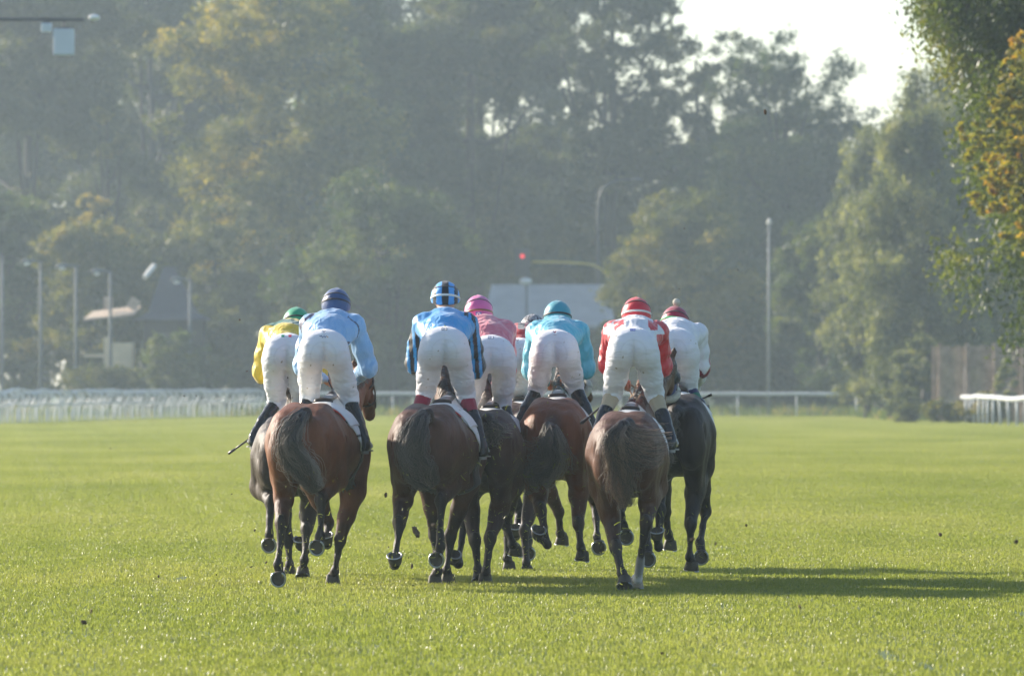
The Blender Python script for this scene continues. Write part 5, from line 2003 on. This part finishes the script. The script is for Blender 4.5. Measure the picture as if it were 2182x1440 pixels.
K_ = (0.012, 0.012, 0.014)
JS = [
    dict(Y=60.32, hip=(690, 754), knee=[(660, 843, .30), (744, 851, .30)], ankle=[(622, 945, .08), (778, 938, .06)], chest=(708, 698, .46), twist=-0.03,
         elbow=[(645, 775, .62), (784, 778, .50)], wrist=[(692, 808, .95), (748, 820, .98)], head=(716, 653, .74), silk=silk_B, cap=solid((0.025, 0.07, 0.20)), hroll=3,
         bands=[("goggle_strap", 58, 100, 0.010, K_), ("elastic_band", 82, 96, 0.016, (0.015, 0.015, 0.03))],
         marks=[("emblem", 0.004, 0.178, 0.04, 0.026, emblem((0.05, 0.05, 0.12)), 'b'), ("lettering", 0.0, 0.145, 0.085, 0.03, cursive, 'b')],
         label="jockey in pale blue silks with dark navy cap, riding the bright bay"),
    dict(Y=63.3, hip=(611, 760), knee=[(590, 856, .26), (642, 862, .30)], ankle=[(540, 930, .02), (690, 935, .08)], chest=(620, 718, .44),
         elbow=[(560, 788, .55), (676, 790, .6)], wrist=[(590, 828, .95), (624, 826, .95)], head=(632, 692, .72), silk=silk_A, cap=solid((0.02, 0.33, 0.16)), puff=1.15,
         bands=[("elastic_band", 74, 96, 0.014, K_), ("lower_band", 96, 100, 0.014, (0.55, 0.08, 0.05))],
         capmark=(-0.055, 0.09, 0.03, lambda u, v: (0.8, 0.8, 0.8) if abs(v - 0.5 - 0.25 * math.sin(u * 22)) < 0.22 else (0.02, 0.33, 0.16)),
         marks=[("green_flag_patch", -0.032, 0.180, 0.026, 0.020, solid((0.02, 0.30, 0.16)), 'b'), ("red_flag_patch", 0.030, 0.180, 0.026, 0.020, solid((0.70, 0.03, 0.08)), 'b')],
         label="jockey in yellow and green silks with bright green cap"),
    dict(Y=60.52, hip=(947, 748), knee=[(908, 836, .30), (992, 842, .30)], ankle=[(860, 945, .08), (1029, 950, .08)], chest=(949, 695, .46),
         elbow=[(885, 768, .58), (1012, 778, .58)], wrist=[(920, 812, .95), (974, 812, .95)], head=(949, 638, .74), silk=silk_C, cap=cap_C, puff=1.12,
         bands=[("goggle_strap", 60, 70, 0.008, K_), ("white_band", 92, 96, 0.017, (0.75, 0.75, 0.72))], button=K_,
         marks=[("waist_label", 0.0, 0.182, 0.046, 0.022, frame_label((0.03, 0.03, 0.04)), 'b')], bootfrac=0.36, sock=solid((0.26, 0.015, 0.045)),
         label="jockey in blue silks with black striped sleeves and a striped cap"),
    dict(Y=62.2, hip=(1046, 765), knee=[(1004, 850, .30), (1070, 858, .30)], ankle=[(974, 948, .08), (1100, 952, .08)], chest=(1032, 710, .46),
         elbow=[(985, 782, .58), (1080, 785, .58)], wrist=[(1022, 820, .95), (1054, 820, .95)], head=(1020, 667, .74), silk=solid((0.74, 0.20, 0.26)), cap=solid((0.66, 0.13, 0.36)), hroll=-2, dirt=0.7,
         bands=[("goggle_strap", 54, 98, 0.010, K_), ("elastic_band", 96, 100, 0.014, (0.22, 0.12, 0.04))],
         capmark=(-0.012, 0.05, 0.042, lambda u, v: (0.8, 0.8, 0.85) if (u - .5) ** 2 + (v - .5) ** 2 < 0.13 and not ((u - .5) ** 2 + (v - .5) ** 2 < 0.015) else (0.15, 0.2, 0.5)),
         marks=[("waist_label", 0.0, 0.185, 0.05, 0.024, frame_label((0.08, 0.12, 0.25)), 'b')],
         label="jockey in salmon pink silks with magenta cap"),
    dict(Y=66.3, hip=(1107, 768), knee=[(1078, 850, .30), (1112, 852, .30)], ankle=[(1058, 938, .08), (1158, 938, .08)], chest=(1112, 726, .46), shw=0.15,
         elbow=[(1078, 788, .58), (1140, 788, .58)], wrist=[(1096, 818, .95), (1122, 818, .95)], head=(1135, 705, .74), silk=silk_E, cap=cap_E,
         bands=[("elastic_band", 88, 96, 0.010, K_)], marks=[("emblem", -0.02, 0.175, 0.045, 0.03, emblem((0.1, 0.02, 0.05)), 'b')],
         label="jockey in red with a dark patterned helmet, half hidden behind the pink and turquoise jockeys"),
    dict(Y=63.0, hip=(1182, 752), knee=[(1146, 828, .30), (1224, 824, .30)], ankle=[(1104, 905, .08), (1264, 908, .08)], chest=(1188, 712, .46),
         elbow=[(1133, 784, .56), (1247, 780, .56)], wrist=[(1164, 816, .95), (1212, 822, .95)], head=(1188, 678, .74), silk=solid((0.10, 0.50, 0.66)), cap=solid((0.035, 0.28, 0.36)), puff=1.1,
         bands=[("goggle_strap", 88, 92, 0.016, K_)], dirt=0.5,
         marks=[("emblem", 0.0, 0.172, 0.045, 0.034, emblem((0.25, 0.03, 0.06)), 'b')],
         label="jockey in turquoise silks with a teal helmet"),
    dict(Y=59.72, hip=(1349, 750), knee=[(1307, 836, .30), (1394, 839, .30)], ankle=[(1270, 925, .08), (1431, 935, .08)], chest=(1354, 712, .46),
         elbow=[(1295, 772, .58), (1412, 776, .58)], wrist=[(1328, 815, .95), (1374, 815, .95)], head=(1356, 673, .74), silk=silk_G, cap=solid((0.62, 0.02, 0.04)),
         bands=[("goggle_strap", 50, 98, 0.010, K_), ("white_band", 90, 96, 0.016, (0.75, 0.73, 0.70))], bootfrac=0.40, sock=solid((0.42, 0.33, 0.22)),
         capmark=(-0.005, 0.03, 0.02, emblem((0.2, 0.02, 0.02))) if False else (-0.015, 0.024, 0.018, lambda u, v: (0.12, 0.02, 0.05) if abs(u - .5) + abs(v - .5) < .4 else (0.62, 0.02, 0.04)),
         marks=[("waist_label", -0.005, 0.182, 0.044, 0.020, frame_label((0.08, 0.10, 0.35), (0.3, 0.35, 0.6)), 'b')],
         label="jockey in red and white silks with bright red cap and beige gaiters"),
    dict(Y=62.2, hip=(1436, 748), knee=[(1412, 832, .30), (1466, 828, .30)], ankle=[(1378, 912, .08), (1506, 888, .06)], chest=(1440, 716, .46), bre=WHITE,
         elbow=[(1398, 780, .58), (1494, 778, .56)], wrist=[(1428, 815, .95), (1484, 828, .95)], head=(1438, 690, .74), silk=silk_H, cap=solid((0.30, 0.012, 0.045)), pom=True, hroll=6,
         bands=[("goggle_strap", 60, 98, 0.010, K_), ("green_band", 84, 96, 0.014, (0.02, 0.42, 0.12))], bootfrac=0.55,
         sock=lambda t: (0.015, 0.02, 0.09) if t < 0.32 else (0.01, 0.14, 0.09),
         marks=[("emblem", -0.07, 0.19, 0.04, 0.026, emblem((0.05, 0.05, 0.12)), 'b')],
         label="jockey in white silks with maroon sleeve stripes and a maroon cap with white pompom"),
]
for J in JS:
    make_jockey(J)

whip(wp(487, 966, 63.6), wp(546, 925, 63.7), "black whip pointing down at the left of the group, held by the yellow jockey")
whip(wp(834, 920, 61.6), wp(868, 880, 61.9), "whip just showing at the left flank of the dark bay horse")
whip(wp(1239, 901, 60.6), wp(1300, 850, 60.9), "black whip between the red bay and the liver bay horses")
whip(wp(1517, 840, 63.3), wp(1482, 856, 63.3), "short dark whip end sticking out right of the white silked jockey")

# ------------------------------------------------------------------ turf thrown up by the hooves
M_CLOD = plain("dark_soil", (0.075, 0.045, 0.024), 0.95, 0, 0.4, 60)


def clods():
    r = np.random.default_rng(21)
    src = []
    g = Sdf(0.006)
    g.ell((0, 0, 0), (0.022, 0.018, 0.014), 0.01)
    g.ell((0.016, 0.004, 0.006), (0.012, 0.014, 0.010), 0.01)
    g.warp = lambda x, y, z, a: 0.004 * np.sin(300 * x + 2) * np.sin(260 * y) + 0.003 * np.sin(330 * z + 200 * x)
    V, Q, _ = g.mesh()
    spots = [(886, 1131, 58.5, 2.0), (878, 1205, 58.6, 0.8), (511, 681, 62, 0.45), (526, 791, 62, 0.5), (543, 1129, 60, 0.5), (567, 1198, 60, 0.45), (536, 1207, 60, 0.45), (543, 1182, 60, 0.3),
             (494, 1052, 60, 0.3), (1572, 575, 61, 0.35), (1552, 112, 61, 0.35), (1631, 240, 61, 0.8), (1458, 487, 61, 0.3), (1447, 616, 61, 0.25), (178, 1325, 46.7, 0.9), (2003, 1139, 72, 1.1),
             (1590, 1119, 72, 0.7), (880, 1232, 58.6, 0.4), (880, 1247, 58.6, 0.35), (828, 1165, 58.6, 0.3), (822, 1055, 59, 0.7), (870, 1188, 59, 0.3), (392, 843, 62, 0.3), (418, 843, 62, 0.3),
             (235, 955, 62, 0.3), (461, 1224, 60.0, 0.4), (338, 1227, 60, 0.5), (1412, 1392, 44.5, 0.6)]
    for _ in range(6):
        spots.append((r.uniform(0, 2182), r.uniform(1080, 1430), 41, r.uniform(0.35, 0.75)))
    first = None
    for i, (px, py, Y, sc) in enumerate(spots):
        if first is None:
            o = mesh_from("turf_clod", V, Q, M_CLOD)
            first = o
        else:
            o = first.copy()
            COL.objects.link(o)
        p = wp(px, py, Y)
        if p[2] < 0.01:
            p = wp(px, py, EYE * F_PX / (py - HY) * 0.997)
        o.location = tuple(p)
        o.rotation_euler = tuple(r.uniform(0, 6.28, 3))
        o.scale = (sc * r.uniform(0.7, 1.3), sc, sc * r.uniform(0.6, 1.1))
        tag(o, "small dark clod of turf thrown up by the galloping hooves", "turf clod", "turf clods thrown up by the hooves")
    # grass clippings in the air
    n = 1000
    cen = np.array([(600, 1190, 59.3), (690, 1150, 59), (850, 1150, 59), (930, 1170, 59), (1040, 1180, 60), (1110, 1130, 61), (1130, 1170, 61), (1230, 1150, 61), (1320, 1190, 58.6), (1390, 1140, 59.4), (1480, 1160, 60.6), (1180, 1000, 61.2), (1040, 960, 60.4)])
    ci = r.integers(0, len(cen), n)
    px = cen[ci, 0] + r.normal(0, 42, n)
    py = cen[ci, 1] + r.normal(0, 62, n)
    Yc = cen[ci, 2] - r.uniform(0, 1.6, n)
    P = np.array([wp(a, b, c) for a, b, c in zip(px, py, Yc)])
    P = P[P[:, 2] > 0.01]
    n = len(P)
    u = r.normal(0, 1, (n, 3))
    u /= np.linalg.norm(u, axis=1)[:, None]
    v = np.cross(u, r.normal(0, 1, (n, 3)))
    v /= np.linalg.norm(v, axis=1)[:, None]
    ln = r.gamma(3, 0.0045, n)[:, None]
    wd_ = r.uniform(0.0012, 0.0030, n)[:, None]
    k_ = np.cross(u, v) * ln * 0.25
    Vg = np.stack([P - u * ln - v * wd_, P - u * ln + v * wd_, P + k_ + v * wd_, P + k_ - v * wd_, P + u * ln + v * wd_, P + u * ln - v * wd_], 1).reshape(-1, 3)
    idx = np.arange(n * 6).reshape(n, 6)
    Qg = np.concatenate([idx[:, [0, 1, 2, 3]], idx[:, [3, 2, 4, 5]]])
    o = mesh_from("grass_clippings", Vg, Qg, MATS["grass_blades"], smooth=False)
    tag(o, "loose bits of grass flying up around the hooves", "grass clippings", kind="stuff")


clods()


def verge():
    r = np.random.default_rng(77)
    n = 60000
    cx_ = r.uniform(-30, 29, 500)
    cy_ = r.uniform(372, 396, 500)
    ci = r.integers(0, 500, n)
    P = np.stack([cx_[ci] + r.normal(0, 0.8, n), cy_[ci] + r.normal(0, 1.2, n), np.zeros(n)], -1)
    rt = r.random(n) < 0.25          # weeds creep forward at the right hand corner
    P[rt, 0] = r.uniform(17, 25, rt.sum())
    P[rt, 1] = r.uniform(326, 372, rt.sum())
    h = r.gamma(6, 0.055, n) * np.where(rt, 0.8, 1.0)
    a = r.uniform(0, 6.28, n)
    w = r.uniform(0.012, 0.03, n)
    d = np.stack([np.cos(a) * w, np.sin(a) * w, 0 * w], -1)
    ld = np.stack([r.normal(0, 0.3, n) * h, r.normal(0, 0.3, n) * h, h], -1)
    V = np.stack([P - d, P + d, P + ld * 0.6 + d, P + ld * 0.6 - d], 1)
    V = np.concatenate([V, (P + ld)[:, None]], 1).reshape(-1, 3)
    idx = np.arange(n * 5).reshape(n, 5)
    m = leafmat("rough_grass_blades", (0.05, 0.09, 0.02), (0.11, 0.14, 0.03), (0.30, 0.22, 0.09), scale=0.25, fine=2.0)
    me = bpy.data.meshes.new("rough_grass")
    me.vertices.add(len(V))
    me.vertices.foreach_set("co", V.astype(np.float32).ravel())
    lp_ = np.concatenate([idx[:, :4].ravel(), idx[:, [3, 2, 4]].ravel()])
    me.loops.add(len(lp_))
    me.loops.foreach_set("vertex_index", lp_.astype(np.int32))
    me.polygons.add(2 * n)
    me.polygons.foreach_set("loop_start", np.concatenate([np.arange(n) * 4, n * 4 + np.arange(n) * 3]).astype(np.int32))
    me.update(calc_edges=True)
    me.materials.append(m)
    o = bpy.data.objects.new("rough_grass", me)
    COL.objects.link(o)
    tag(o, "unmown rough grass and weeds behind the far rails", "rough grass", kind="stuff")


verge()

# ------------------------------------------------------------------ hazy air
m = bpy.data.materials.new("hazy_air")
m.use_nodes = True
nt = m.node_tree
nt.nodes.remove(nt.nodes["Principled BSDF"])
pv = nt.nodes.new("ShaderNodeVolumePrincipled")
pv.inputs["Color"].default_value = (0.71, 0.87, 1.0, 1)
pv.inputs["Density"].default_value = 0.00037
pv.inputs["Anisotropy"].default_value = 0.45
nt.links.new(pv.outputs[0], nt.nodes["Material Output"].inputs["Volume"])
mb = MB()
mb.box((-640, -220, -1.0), (640, 1560, 42.0))
hz = mb.build("haze", m)
tag(hz, "pale blue morning haze filling the air over the racecourse", "haze", kind="stuff")
